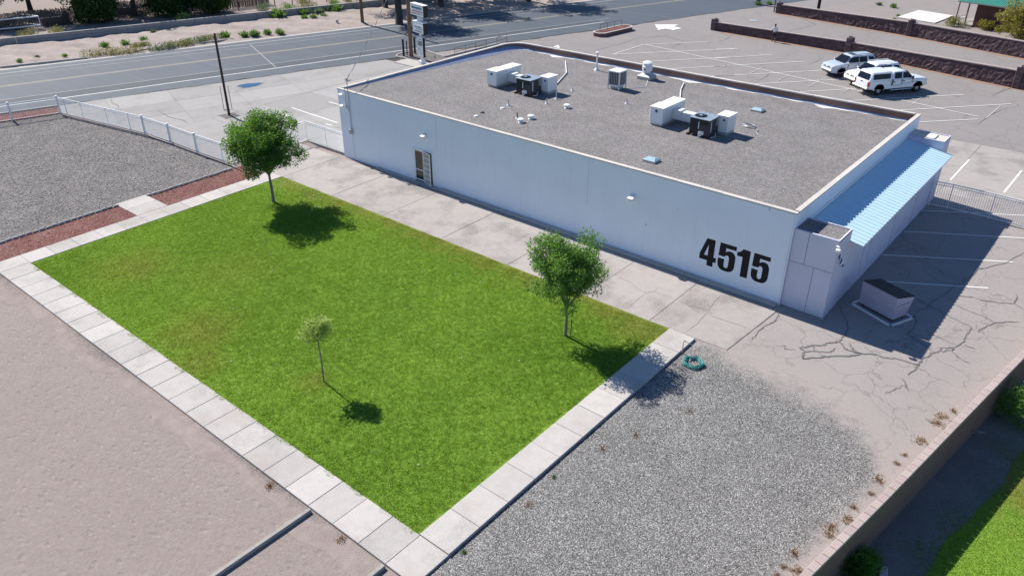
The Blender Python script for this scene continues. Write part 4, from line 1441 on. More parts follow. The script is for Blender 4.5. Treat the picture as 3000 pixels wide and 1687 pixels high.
def tree(name, label, base, trunk_h, trunk_r, crown_c, abc, n_clump, per, length, width, leafm, barkm, seed, clump_r=.5, group=None, z_ground=0.0, shell=.55, top_heavy=0.0, gaps=0.0):
    r = random.Random(seed)
    e = empty(name, (base[0], base[1], z_ground), 0, label, "tree", group)
    cc = Vector(crown_c)
    a, b, c = abc
    cl = []
    tries = 0
    while len(cl) < n_clump and tries < 20000:
        tries += 1
        d = Vector((r.gauss(0, 1), r.gauss(0, 1), r.gauss(0, 1))).normalized()
        k = r.uniform(shell, 1.0) if r.random() < .75 else r.uniform(.1, shell)
        lump = 1 + .09 * math.sin(3 * math.atan2(d.y, d.x) + seed) + .07 * math.sin(5 * math.atan2(d.y, d.x) + 2 * d.z * 3 + seed) + .08 * math.sin(7 * d.z + seed)
        p = Vector((d.x * a, d.y * b, d.z * c)) * k * lump
        if p.z < -c * .78 and (p.x ** 2 + p.y ** 2) < .15 * a * a: continue
        if gaps and math.sin(p.x * 3.1 + seed) * math.sin(p.y * 2.7 + seed * 2) * math.sin(p.z * 3.3) > 1 - gaps: continue
        cl.append(cc + p)
    fork = Vector((0, 0, trunk_h))
    m = MB()
    lean = Vector((cc.x, cc.y, 0)) * .25
    m.tube([(0, 0, -.08), (0, 0, .06), (lean.x * .3 + .02, lean.y * .3, trunk_h * .5), (lean.x, lean.y, trunk_h)], [trunk_r * 1.6, trunk_r * 1.1, trunk_r * .92, trunk_r * .78], 10)
    fork = Vector((lean.x, lean.y, trunk_h))
    limbs = []
    nl_ = 7 if a > 1 else 4
    for k in range(nl_):
        an = 2 * math.pi * k / nl_ + r.uniform(-.3, .3)
        rr = r.uniform(.45, .65)
        tip = cc + Vector((math.cos(an) * a * rr, math.sin(an) * b * rr, c * r.uniform(-.25, .55)))
        mid = fork.lerp(tip, .5) + Vector((0, 0, -.08 * c))
        m.tube([fork - Vector((0, 0, .1)), mid, tip], [trunk_r * .55, trunk_r * .34, trunk_r * .15], 7)
        limbs += [mid, tip, mid.lerp(tip, .5)]
    tipc = cc + Vector((0, 0, c * .6))
    m.tube([fork - Vector((0, 0, .1)), fork.lerp(tipc, .5), tipc], [trunk_r * .7, trunk_r * .4, trunk_r * .12], 7)
    limbs += [fork.lerp(tipc, .5), tipc, fork.lerp(tipc, .75)]
    for p in cl:
        q = min(limbs, key=lambda s: (s - p).length)
        m.tube([q, q.lerp(p, .5) + Vector((r.uniform(-.1, .1), r.uniform(-.1, .1), r.uniform(-.02, .12))) * a * .3, p], [trunk_r * .14, trunk_r * .09, trunk_r * .04], 4, False)
    m.build("trunk", barkm, e, smooth=True)
    lv = leaf_cloud(cl, [clump_r * r.uniform(.7, 1.25) for _ in cl], [int(per * r.uniform(.6, 1.35)) for _ in cl], length, width, .3, seed, .8)
    np_mesh("crown", lv, 4, leafm, e)
    return e


tree("shade_tree", "dense round dark green tree on the lawn corner nearest the gate", (2.90, -7.79), 1.75, .085, (-.15, .05, 3.62), (2.08, 2.08, 1.85), 200, 190, .14, .06, MT['leaf_a'], MT['bark'], 11, .46, gaps=.3, shell=.4)
tree("shade_tree", "bright green round tree on the lawn in front of the white wall", (24.75, -8.37), 1.45, .07, (-.03, .05, 3.22), (1.55, 1.55, 1.62), 210, 190, .125, .046, MT['leaf_b'], MT['bark'], 23, .38, gaps=.2, shell=.3)
tree("sapling", "thin pale green sapling near the front of the lawn", (19.39, -17.17), 1.95, .03, (-.04, .02, 2.42), (.62, .62, .44), 32, 58, .13, .05, MT['leaf_c'], MT['bark'], 31, .22)
o = MB().tube([(24.93, -8.24, 0), (24.95, -8.22, .85)], .022, 8).build("tree_stake", MT['dark_metal'])
tag(o, "thin black stake beside the bright green tree", "stake")

far = [
    ((-29.3, 32.5), 4.2, .42, (-1.2, 1.2, 6.2), (3.3, 3.3, 2.4), "old thick trunked tree on the verge behind the sign tower"),
    ((-33.0, 43.2), 3.4, .34, (.6, .3, 6.4), (4.6, 4.2, 3.0), "big shade tree across the street, right of the thick trunk"),
    ((-26.8, 53.4), 3.6, .34, (.2, .6, 6.6), (4.3, 4.3, 3.0), "big shade tree across the street, rightmost of the row"),
    ((-40.5, 44.5), 3.4, .34, (.0, .0, 6.4), (4.8, 4.2, 3.2), "big shade tree set back behind the canal wall"),
    ((-61.5, 10.2), 2.2, .30, (.3, .2, 4.9), (4.4, 4.4, 3.2), "dark bushy tree behind the white pipe corral"),
    ((-58.2, 15.6), 2.0, .28, (.3, .2, 4.7), (4.2, 4.2, 3.1), "dark bushy tree overhanging the stick fence"),
    ((-55.0, 20.6), 2.0, .28, (.3, -.4, 4.6), (3.6, 3.6, 2.9), "dark bushy tree beside the iron fence"),
    ((-67.5, 2.0), 2.2, .32, (.0, .0, 4.6), (4.0, 4.0, 3.4), "dark tree at the far left across the street"),
    ((-38.4, 38.6), 3.4, .32, (.0, .0, 6.2), (4.4, 4.4, 3.0), "big shade tree just behind the thick trunked tree"),
    ((-34.6, 50.6), 3.4, .32, (.0, .0, 6.2), (4.2, 4.2, 3.0), "big shade tree between the two rightmost ones"),
    (RT(-13, 37), 2.0, .30, (.0, .0, 4.6), (4.6, 4.6, 3.6), "dense tree in the back row, first from the left"),
    (RT(-4.5, 38), 2.0, .30, (.0, .0, 4.6), (4.6, 4.6, 3.6), "dense tree in the back row, second from the left"),
    (RT(4, 37.5), 2.0, .30, (.0, .0, 4.6), (4.6, 4.6, 3.6), "dense tree in the back row, third from the left"),
    (RT(12, 36), 2.0, .30, (.0, .0, 4.6), (4.6, 4.6, 3.6), "dense tree in the back row, fourth from the left"),
    (RT(1.5, 25.6), .5, .16, (.0, .0, 1.9), (2.6, 2.2, 1.6), "low dark leafy tree against the left part of the stick fence"),
    (RT(9.5, 25.4), .5, .16, (.0, .0, 1.9), (2.8, 2.2, 1.7), "low dark leafy tree against the middle of the stick fence"),
    (RT(14.5, 24.4), .5, .16, (.0, .0, 1.7), (2.2, 2.0, 1.5), "low dark leafy tree at the right end of the stick fence"),
    (RT(-12.5, 30), .5, .16, (.0, .0, 2.2), (2.8, 2.4, 2.0), "low dark leafy tree behind the white corral"),
]
for i, (b, th, tr, cc, abc, lab) in enumerate(far):
    tree("roadside_tree", lab, b, th, tr, cc, abc, 90, 95, .34, .17, MT['leaf_far'], MT['bark_dark'], 50 + i, .85, "large trees across the street", gaps=.3)
hb = (28.6, 65.6)
tree("yard_tree", "tree with yellow and orange tinged leaves by the green roofed house", hb, 1.2, .16, (.2, .4, 2.6), (3.6, 3.2, 2.3), 110, 110, .26, .11, MT['leaf_gold'], MT['bark'], 77, .6, gaps=.2)


def weed_mesh(name, seed, n, h, spread, w, mat):
    r = np.random.default_rng(seed)
    a = r.uniform(0, 2 * np.pi, n)
    l = h * r.uniform(.45, 1.1, n)
    tilt = r.uniform(.05, 1.0, n)
    b = np.stack([r.normal(0, spread * .3, n), r.normal(0, spread * .3, n), np.zeros(n) - .03], 1)
    d = np.stack([np.cos(a) * np.sin(tilt), np.sin(a) * np.sin(tilt), np.cos(tilt)], 1)
    s = np.stack([-np.sin(a), np.cos(a), np.zeros(n)], 1)
    q = np.empty((n, 4, 3))
    q[:, 0] = b
    q[:, 1] = b + d * (l * .55)[:, None] + s * (w * r.uniform(.6, 1.3, n))[:, None]
    q[:, 2] = b + d * l[:, None] + np.array([0, 0, -1]) * (l * .12)[:, None]
    q[:, 3] = b + d * (l * .55)[:, None] - s * (w * r.uniform(.6, 1.3, n))[:, None]
    me_o = np_mesh(name, q.reshape(-1, 3), 4, mat)
    me = me_o.data
    bpy.data.objects.remove(me_o)
    return me


wm = [weed_mesh("weed_plant", s, 170, .75, .55, .035, MT['weed']) for s in (1, 2, 3)] + [weed_mesh("weed_plant", 4, 150, .6, .6, .04, MT['sage'])]
verge_weeds = [cA(*p) for p in ((1055, 480), (1265, 460), (1450, 420), (1545, 335), (2270, 390), (2460, 375), (2560, 370), (375, 590), (655, 580), (200, 630))]
verge_weeds += [cB(*p) for p in ((395, 180), (520, 150), (650, 150), (660, 195), (750, 190), (800, 140), (850, 180), (980, 120), (1150, 85), (165, 370), (290, 350), (415, 350), (720, 120), (900, 120))]
sizes = [1.0, 1.0, .9, .8, 1.3, 1.1, 1.2, .6, .6, .6, 1.9, 1.2, 1.2, .9, .9, 1.5, .9, 1.6, 1.2, 1.2, 1.0, 1.1, 1.3, 1.2]
def img_x(p):
    d = Vector((p[0], p[1], 0)) - Vector(CAM)
    return d.dot(_R) / d.dot(_F)
order = sorted(range(len(verge_weeds)), key=lambda i: img_x(verge_weeds[i]))
for rank, i in enumerate(order):
    p = verge_weeds[i]
    o = link_mesh("verge_weed", wm[i % 4], None)
    o.location = (p.x, p.y, .04)
    o.rotation_euler = (0, 0, i * 1.3)
    o.scale = (sizes[i],) * 3
    tag(o, "leafy green weed on the far dirt verge, %s from the left" % ORD[rank], "weed", "weeds on the far verge")
bush = [(cA(1000, 560), 1.5, 'scrub', "low reddish yellow scrub at the far kerb, leftmost of the row"), (cA(1290, 535), 1.5, 'scrub', "low yellow green scrub at the far kerb left of the kerb stub"),
        (cA(1640, 500), 1.3, 'sage', "grey green bush at the far kerb right of the kerb stub"), (cA(1800, 470), 1.3, 'scrub', "yellow green bush between two grey green bushes at the kerb"),
        (cA(1960, 440), 1.3, 'sage', "grey green bush just left of the black pole top"), (cA(2110, 408), 1.1, 'scrub', "yellowish bush right behind the black pole top"), (cA(1420, 480), .9, 'scrub', "small dry bush above the kerb stub")]
for k, (p, s, mt, lab) in enumerate(bush):
    e = empty("kerb_bush", (p.x, p.y, 0), 0, lab, "bush", "scrub along the far kerb")
    lv = leaf_cloud([(RD.x * u * s, RD.y * u * s, .18) for u in (-.7, -.25, .2, .65)], [.48 * s] * 4, [240] * 4, .17, .06, -.4, 200 + k, .75)
    lv[:, 2] = np.abs(lv[:, 2])
    np_mesh("foliage", lv, 4, MT[mt], e)
    MB().tube([(0, 0, 0), (.1, .05, .2)], .02, 5).build("stem", MT['bark'], e)
# scrub behind the canal wall
scr = [(RT(s, t), k) for s, t, k in ((-6, 19.2, 'scrub'), (-3.0, 19.6, 'scrub'), (22.5, 19.5, 'weed'), (25.5, 21, 'scrub'), (28.5, 20.5, 'weed'), (31.5, 21.5, 'scrub'), (34, 20, 'weed'), (37.5, 21.0, 'scrub'), (26.5, 26, 'scrub'), (31, 27, 'scrub'), (36, 26.5, 'weed'), (20, 22.5, 'sage'), (10, 19.4, 'weed'))]
scr.sort(key=lambda a: img_x(a[0]))
for k, (p, mt) in enumerate(scr):
    e = empty("canal_bush", (p[0], p[1], -.04), 0, "bush behind the low canal wall, %s from the left" % ORD[k], "bush", "bushes behind the canal wall")
    lv = leaf_cloud([(rnd.uniform(-.9, .9), rnd.uniform(-.6, .6), rnd.uniform(.25, .8)) for _ in range(7)], [.5] * 7, [120] * 7, .20, .055, -.5, 300 + k, .9)
    np_mesh("foliage", lv, 4, MT[mt], e)
    MB().tube([(0, 0, 0), (.1, .05, .4)], .03, 5).build("stem", MT['bark'], e)
# weeds near the far walls
for k, (p, s, lab) in enumerate(((cD(345, 45), .9, "grey green weed at the foot of the rusty pole"), (cD(440, 40), .8, "yellow green weed right of the rusty pole"), (cD(1360, 45), .8, "dark weed clump alone in the far lot"), (cD(1480, 65), .9, "pale weed clump right of the dark one in the far lot"), (cD(1490, 180), .7, "weed by the corner of the white slab"), (cD(1520, 140), .5, "small weed at the edge of the white slab"), (cD(1850, 325), .7, "bright green weed growing out of the rubble wall foot"))):
    o = link_mesh("lot_weed", wm[(k + 1) % 4], None)
    o.location = (p.x, p.y, .0); o.scale = (s,) * 3
    tag(o, lab, "weed", "weeds in the far lot")

# dry weeds along the block wall
dm = [weed_mesh("dry_plant", s, 80, .22, .5, .02, MT['straw']) for s in (8, 9)]
def c4r(x, y): return G(2200 + x * .4141, 1087 + y * .4141)
dry = [(1435, 285), (1350, 320), (1305, 365), (1200, 495), (1085, 590), (1030, 650), (905, 770), (850, 865), (720, 960), (680, 1050), (565, 1100), (550, 1155), (310, 1290), (230, 1380), (320, 1410), (180, 1440)]
for k, d in enumerate(dry):
    p = c4r(*d)
    o = link_mesh("dry_weed", dm[k % 2], None)
    o.location = (p.x, p.y, -.01)
    s = rnd.uniform(.35, .8)
    o.scale = (s, s, .6); o.rotation_euler = (0, 0, k * 2.1)
    tag(o, "rust coloured dry weed beside the tan block wall, %s from the far end" % ORD[k], "weed", "dry weeds along the block wall")
for k, (x, y) in enumerate(((29.6, -15.6), (29.75, -17.2), (30.1, -13.4), (28.6, -21.95), (22.6, -21.98), (26.2, -21.95), (29.45, -19.9), (31.4, -9.6), (30.6, -12.0))):
    o = link_mesh("path_weed", dm[k % 2] if k % 3 else wm[0], None)
    o.location = (x, y, -.03); s = .55 if k % 3 else .16
    o.scale = (s, s, s)
    tag(o, "tiny weed beside the path round the lawn, %s counted from the side path" % ORD[k], "weed", "tiny weeds beside the path")
# pale pebbles strewn over the left gravel and the lawn corner
V, F = [], []
m = MB()
for k in range(420):
    if k < 330: x, y = rnd.uniform(-24, -4), rnd.uniform(-20, -6.6)
    elif k < 390: x, y = rnd.uniform(.2, 6), -5.15 - abs(rnd.gauss(0, .9))
    else: x, y = rnd.uniform(1, 27), rnd.uniform(-19, -6)
    if k < 330 and (y > -6.9 - .12 * (x + 5) * 0 and x < -14): continue
    s = rnd.uniform(.025, .06) * (1 if k < 330 else .7)
    m.lathe([(s * .5, 0), (s, s * .35), (s * .6, s * .8)], (x, y, 0 if k < 330 else .03), 5)
tag(m.build("pebbles", MT['pebble']), "pale pebbles strewn over the grey gravel bed", "pebbles", kind="stuff")

# ------------------------------------------------------------------ fences
def fence(name, label, pts, h, spacing, thick_posts, thin_posts=(), r_post=.065, z0=0.0, bottom=.10):
    e = empty(name, (pts[0][0], pts[0][1], z0), 0, label, "fence", "white picket fences")
    o0 = Vector((pts[0][0], pts[0][1], 0))
    pk = None
    for i in range(len(pts) - 1):
        a, b = Vector((*pts[i], 0)) - o0, Vector((*pts[i + 1], 0)) - o0
        d = b - a
        u = d.normalized()
        rz = math.atan2(u.y, u.x)
        for z, s in ((h - .02, (.05, .045)), (bottom, (.035, .035)), (h - .17, (.03, .03))):
            c = (a + b) / 2
            MB().box((0, 0, 0), (d.length, s[0], s[1])).build("rail", MT['white_paint'], e)
            r_ = e.children[-1]
            r_.location = (c.x, c.y, z); r_.rotation_euler = (0, 0, rz)
        n_ = int(d.length / spacing)
        for k in range(1, n_):
            p = a + d * (k / n_)
            if pk is None:
                pk = MB().box((0, 0, (h - .02 + bottom) / 2), (.018, .018, h - .06 - bottom)).build("picket", MT['white_paint'], e)
                q = pk
            else:
                q = copy_obj(pk, e)
            q.location = (p.x, p.y, 0); q.rotation_euler = (0, 0, rz)
    for (x, y) in thick_posts:
        o = MB().box((0, 0, (h + .06) / 2), (2 * r_post, 2 * r_post, h + .06), bev=.01).box((0, 0, h + .08), (2.5 * r_post, 2.5 * r_post, .04), bev=.01).build("post", MT['white_paint'], e)
        o.location = (x - o0.x, y - o0.y, 0)
    for (x, y) in thin_posts:
        o = MB().box((0, 0, (h) / 2), (.05, .05, h)).build("post", MT['white_paint'], e)
        o.location = (x - o0.x, y - o0.y, 0)
    return e


rd = (-24.45 - RD.x * 7.6 * .95, -8.09 - RD.y * 7.6)
rd2 = (-24.45 - RD.x * 3.3, -8.09 - RD.y * 3.3)
fence("picket_fence", "long white metal picket fence round the grey gravel bed", [rd, (-24.45, -8.09), (-14.69, -6.36), (-11.5, -6.16), (-8.19, -6.08), (-5.3, -5.92), (-4.47, -5.90)], 1.32, .115, [rd, rd2, (-24.45, -8.09), (-14.69, -6.36), (-11.5, -6.16), (-8.19, -6.08)], [(-23.6, -7.94), (-21.6, -7.6), (-18.67, -7.08), (-16.23, -6.64), (-5.3, -5.92)])
fence("picket_fence", "short white metal picket fence and gate behind the dense tree", [(-4.46, -5.75), (-4.42, .29), (-.06, .29)], 1.45, .115, [], [(-4.46, -5.7), (-4.44, -2.7), (-4.42, .29), (-2.2, .29), (-.08, .29)])
fence("picket_fence", "white metal picket fence at the far end of the annex", [(32.86, 16.5), (33.81, 16.63), (35.99, 16.64), (38.4, 16.45), (41.3, 16.2)], 1.52, .115, [], [(32.86, 16.5), (33.81, 16.63), (35.99, 16.64), (38.4, 16.45), (41.3, 16.2)])

# garden edging between grey and red gravel
e = empty("garden_edging", (-3.66, -14, 0), 0, "row of small concrete edging blocks between grey and red gravel", "edging")
eb = None
y = -26.5
while y < -6.4:
    if not (-14.05 < y < -12.1):
        if eb is None:
            eb = MB().box((0, 0, .03), (.11, .30, .14), bev=.02).build("edging_block", MT['kerb'], e); q = eb
        else: q = copy_obj(eb, e)
        q.location = (rnd.uniform(-.03, .03), y + 14, rnd.uniform(-.01, .012)); q.rotation_euler = (0, rnd.uniform(-.06, .06), rnd.uniform(-.12, .12))
    y += .345
for (xa, ya, xb, yb, lab) in ((24.52, -21.8, 24.44, -28, "long grey timber edging board half buried in the dirt"), (28.0, -21.8, 27.95, -28, "second timber edging board at the corner of the path")):
    c, L_ = ((xa + xb) / 2, (ya + yb) / 2), math.hypot(xb - xa, yb - ya)
    o = MB().box((0, 0, 0), (.15, L_, .16), bev=.015).build("timber_board", MT['greywood'])
    o.location = (c[0], c[1], -.0); o.rotation_euler = (0, 0, -math.atan((xb - xa) / (yb - ya)))
    tag(o, lab, "board", "timber edging boards")

# ------------------------------------------------------------------ block wall on the right and the neighbour's yard
wall = empty("block_wall", (38.2, -12, -1.15), 0, "tan concrete block wall with a row of cap blocks at the lower right", "wall")
m = MB()
yw = [-24, -15, -10.4, -.2, 30]
pl = [(wall_x(y) + .02, y) for y in yw]
pr_ = [(wall_x(y) + .20, y) for y in yw]
V = [(p[0] - 38.2, p[1] + 12, 0) for p in pl + pr_] + [(p[0] - 38.2, p[1] + 12, 1.80) for p in pl + pr_]
F = []
for i in range(4):
    F += [(i + 1, i, 10 + i, 11 + i), (5 + i, 6 + i, 16 + i, 15 + i), (10 + i, 15 + i, 16 + i, 11 + i)]
F += [(0, 5, 15, 10), (9, 4, 14, 19)]
m.add(V, F).build("wall_body", MT['block'], wall)
y, cb_ = -23.8, None
while y < 29.5:
    x = wall_x(y + .2) + .11
    if cb_ is None:
        cb_ = MB().box((0, 0, 0), (.25, .392, .10), bev=.012).build("cap_block", MT['cap'], wall); q = cb_
    else: q = copy_obj(cb_, wall)
    q.location = (x - 38.2, y + .2 + 12, 1.852 + rnd.uniform(-.003, .003))
    q.rotation_euler = (0, 0, -math.atan((wall_x(y + .4) - wall_x(y)) / .4) + rnd.uniform(-.008, .008))
    y += .40
NZ = -1.15
m = MB().sheet([(wall_x(y) + 1.9 + .10 * math.sin(y * .9) + .05 * math.sin(2.3 * y), y) for y in np.arange(-26, 10, .5)] + [(60, 10), (60, -26)], NZ + .01)
o = m.build("neighbour_lawn", MT['lawn'])
bpy.context.view_layer.update()
struct(o)
if o.data.polygons[0].normal.z < 0: o.data.flip_normals()
nn_ = 150000
bx = nrg.uniform(38.5, 47, nn_); by = nrg.uniform(-19, 6, nn_)
wx = np.interp(by, [-34, -15, -10.4, -.2, 30], [34.9, 37.72, 38.45, 39.97, 44.6])
kp = (bx > wx + 1.7 + .35 * np.sin(by * .9) + .3 * np.sin(by * 2.7) + nrg.normal(0, .45, nn_)) & (bx > wx + .35)
bx, by = bx[kp], by[kp]; n = len(bx)
hg = nrg.uniform(.03, .08, n); an = nrg.uniform(0, 6.28, n); la = nrg.uniform(0, 6.28, n); ln = hg * nrg.uniform(.2, 1, n); w = nrg.uniform(.007, .012, n)
bl = np.zeros((n, 3, 3), np.float32)
bl[:, 0] = np.stack([bx - w * np.cos(an), by - w * np.sin(an), np.full(n, NZ)], 1)
bl[:, 1] = np.stack([bx + w * np.cos(an), by + w * np.sin(an), np.full(n, NZ)], 1)
bl[:, 2] = np.stack([bx + ln * np.cos(la), by + ln * np.sin(la), NZ + hg], 1)
tag(np_mesh("neighbour_grass", bl.reshape(-1, 3), 3, MT['blade']), "green grass in the yard below the tan block wall", "grass", kind="stuff")
for k, (p, s, lab) in enumerate(((G(2530, 1655, NZ + .5), .75, "bushy green shrub at the foot of the tan block wall"), (G(2985, 1175, NZ + .7), 1.15, "large green shrub behind the wall at the right edge"))):
    e = empty("shrub", (p.x, p.y, NZ), 0, lab, "shrub")
    cs = [(rnd.gauss(0, .35) * s, rnd.gauss(0, .35) * s, rnd.uniform(.25, 1.05) * s) for _ in range(22)]
    np_mesh("foliage", leaf_cloud(cs, [.38 * s] * 22, [150] * 22, .17, .035, -.35, 400 + k), 4, MT['leaf_b'] if k else MT['leaf_a'], e)
    MB().tube([(0, 0, 0), (.05, 0, .5 * s)], .03, 6).build("stem", MT['bark'], e)
p = G(2842, 1268, NZ + .1)
m = MB()
for k in range(6):
    a = k * 1.1
    m.tube([(p.x, p.y, NZ), (p.x + .2 * math.cos(a), p.y + .2 * math.sin(a), NZ + .3), (p.x + .5 * math.cos(a + .4), p.y + .5 * math.sin(a + .4), NZ + .25 + .1 * (k % 3))], [.025, .018, .008], 5)
tag(m.build("dead_branch", MT['greywood']), "pale dead branches in the shade below the block wall", "branch")
p = G(2587, 1675, NZ + .1)
o = MB().box((0, 0, 0), (.24, .42, .18), bev=.02).build("concrete_block", MT['kerb']); o.location = (p.x, p.y, NZ + .09); o.rotation_euler = (0, 0, .3)
tag(o, "loose grey concrete block by the shrub at the bottom", "block")

# ------------------------------------------------------------------ hose, dumpster
P_ = []
cx, cy = 30.02, -6.72
for k in range(150):
    a = k * .26
    r = .34 + .07 * math.sin(k * .21) + .03 * math.sin(k * 1.3)
    P_.append((cx + r * math.cos(a) * 1.12 + .03 * math.sin(k * .05), cy + r * math.sin(a), .02 + .0006 * k + .015 * math.sin(k * .9)))
hose = MB().tube(P_, .017, 6).build("garden_hose", MT['hose'], smooth=True)
tag(hose, "coiled teal garden hose on the gravel by the path end", "hose")
sp = empty("hose_bib", (29.28, -6.3, 0), 0, "thin grey water pipe standing by the path end near the hose", "tap")
MB().tube([(0, 0, -.05), (0, 0, .55), (.06, 0, .6)], .02, 8).build("pipe", MT['galv'], sp)
MB().tube([(.06, 0, .6), (.35, .1, .5), (.45, -.1, .1), (.55, -.35, .03), (.5, -.42, .05)], .014, 6).build("hose_end", MT['galv'], sp)
MB().box((.06, 0, .63), (.08, .02, .02)).build("handle", MT['dark_metal'], sp)

dv = Vector((.934, -.357)); dn = Vector((.357, .934))
dump = empty("dumpster", (33.58, 2.42, 0), math.atan2(dv.y, dv.x), "lavender grey metal dumpster with a dark ribbed lid in the shade", "dumpster")
Lx, Dy = 1.80, 1.05
V = [(0, 0, .12), (Lx, 0, .12), (Lx, Dy - .12, .12), (0, Dy - .12, .12), (-.02, -.04, 1.25), (Lx + .02, -.04, 1.25), (Lx + .02, Dy + .10, 1.0), (-.02, Dy + .10, 1.0)]
dmat = M("dumpster_paint", (.44, .42, .50), .6, .12, 1.5, 14)
MB().add(V, [(3, 2, 1, 0), (0, 1, 5, 4), (1, 2, 6, 5), (2, 3, 7, 6), (3, 0, 4, 7), (4, 5, 6, 7)]).build("body", dmat, dump)
for k in range(9):
    o = MB().box((0, 0, 0), (.17, Dy + .22, .035), rot=Matrix.Rotation(-.215, 3, 'X')).build("lid_rib", MT['plastic'], dump)
    o.location = (.10 + k * .2, Dy / 2 + .03, 1.155)
MB().add([(-.05, -.09, 1.262), (Lx + .05, -.09, 1.262), (Lx + .05, Dy + .16, 1.005), (-.05, Dy + .16, 1.005)], [(0, 1, 2, 3)]).build("lid", MT['black'], dump)
for sx in (-.05, Lx - .03):
    MB().box2((sx, .10, .62), (sx + .08, Dy - .05, .80)).build("fork_pocket", dmat, dump)
MB().box2((-.02, -.035, .55), (Lx + .02, -.015, .58)).box2((-.02, -.06, 1.2), (Lx + .02, -.03, 1.27)).build("side_rail", dmat, dump)
for sx, sy in ((.08, .1), (Lx - .2, .1), (.08, Dy - .3), (Lx - .2, Dy - .3)):
    MB().box2((sx, sy, 0), (sx + .12, sy + .12, .12)).build("foot", MT['black'], dump)
fr = empty("dumpster_pad", (33.32, 2.24, 0), math.atan2(-.86, 2.0), "pale steel frame lying on the asphalt round the dumpster", "frame")
for a, b in (((0, 0), (2.18, 0)), ((2.18, 0), (2.18, 1.45)), ((2.18, 1.45), (0, 1.45)), ((0, 1.45), (0, 0))):
    d = Vector(b) - Vector(a); c = (Vector(a) + Vector(b)) / 2
    MB().box((c.x, c.y, .03), (d.length + .1, .10, .06), rz=math.atan2(d.y, d.x)).build("side", MT['white_metal'], fr)

# ------------------------------------------------------------------ poles, wires, signs by the street
def pole(name, x, y, h, r0, r1, mat, label, cat="pole"):
    o = MB().tube([(0, 0, -.1), (0, 0, .05), (0, 0, h)], [r0 * 1.03, r0, r1], 12).build(name, mat, smooth=False, angle=40)
    o.location = (x, y, 0)
    return tag(o, label, cat)
pole("steel_pole", -13.94, .11, 6.2, .10, .085, M('dark_brown_steel', (.035, .022, .022), .6, .2), "dark brown steel pole standing in the concrete lot")
m = MB()
m.sheet([(-14.6, -.5), (-13.2, -.6), (-13.1, .6), (-14.3, .8)], .006)
m.build("soil_patch", MT['gravel_grey'], lot)
wf = empty("wire_frame", (-15.38, .58, 0), math.atan2(.55, .25), "thin black rectangular wire frame behind the dark pole", "frame")
MB().tube([(0, 0, 0), (0, 0, 1.87), (.60, 0, 1.87), (.60, 0, 0), (0, 0, .02)], .022, 6).build("frame", MT['black'], wf)
pole("utility_pole", -32.78, 29.95, 12.5, .20, .13, MT['wood'], "brown wooden utility pole on the far verge")
pole("utility_pole", -16.71, 22.32, 11.0, .19, .14, MT['wood'], "brown wooden utility pole beside the church sign tower")
pole("guard_post", -17.43, 21.99, 1.65, .10, .10, MT['black'], "thick black guard post left of the utility pole")
pole("guard_post", -17.50, 22.52, 1.4, .055, .055, MT['black'], "thin black guard post next to the utility pole")
pole("guard_post", -17.30, 23.40, 1.6, .10, .10, MT['black'], "black guard post just right of the utility pole")
pole("guard_post", -14.3, 23.2, .35, .03, .03, MT['black'], "stubby black peg on the sign island")
p = cD(345, 40); pole("rusty_pole", p.x, p.y, 8, .28, .26, MT['rust'], "thick rusty pole by the far wall end")
pole("steel_pole", 1.10, 67.4, 7, .07, .07, M("green_pole", (.03, .09, .06), .6, .1), "thin dark green pole at the start of the far rubble wall")
pole("steel_pole", 4.85, 72.15, 8, .20, .18, MT['black'], "black pole behind the far rubble wall")
# service drop from the weatherhead to the utility pole, twisted around its messenger
a, b = Vector((1.13, -.06, 5.36)), Vector((-16.6, 22.2, 9.6))
P1, P2 = [], []
for k in range(91):
    t = k / 90
    p = a.lerp(b, t); p.z -= 4 * .55 * t * (1 - t)
    P1.append(p)
    P2.append(p + Vector((.03 * math.cos(k * .9), .03 * math.sin(k * .9) * .5, .03 * math.sin(k * .9))))
sd = empty("service_drop", tuple(a), 0, "grey twisted service cable from the building corner up to the utility pole", "cable")
for nm, pp, r, mt in (("messenger", P1, .014, 'galv'), ("conductor", P2, .016, 'black')):
    MB().tube([tuple(v - a) for v in pp], r, 5).build(nm, MT[mt], sd)

# church sign tower
sg = empty("sign_tower", (-13.82, 20.95, 0), math.atan2(-.22, 1.0), "tall white three panel church sign tower beside the utility pole", "sign")
MB().box((0, 0, .17), (.52, .52, .38), bev=.02).build("base", MT['white_paint'], sg)
MB().box((-.09, 0, 2.2), (.10, .12, 4.2)).box((.10, 0, 2.2), (.10, .12, 4.2)).build("post", MT['white_paint'], sg)
MB().box((0, .05, 4.2), (.50, .34, .8)).build("post_cover", M("sign_cover", (.62, .62, .68), .6, .05), sg)
def cabinet(x0, x1, z0, z1, d):
    c = MB().box2((x0, -d / 2, z0), (x1, d / 2, z1)).build("cabinet", MT['black'], sg)
    MB().box2((x0 + .03, -d / 2 - .012, z0 + .03), (x1 - .03, -d / 2 - .002, z1 - .03)).build("face", MT['sign_face'], c)
    MB().box2((x0 - .02, -d / 2 - .03, z1), (x1 + .02, d / 2 + .02, z1 + .03)).build("top_cap", MT['white_metal'], c)
    return c
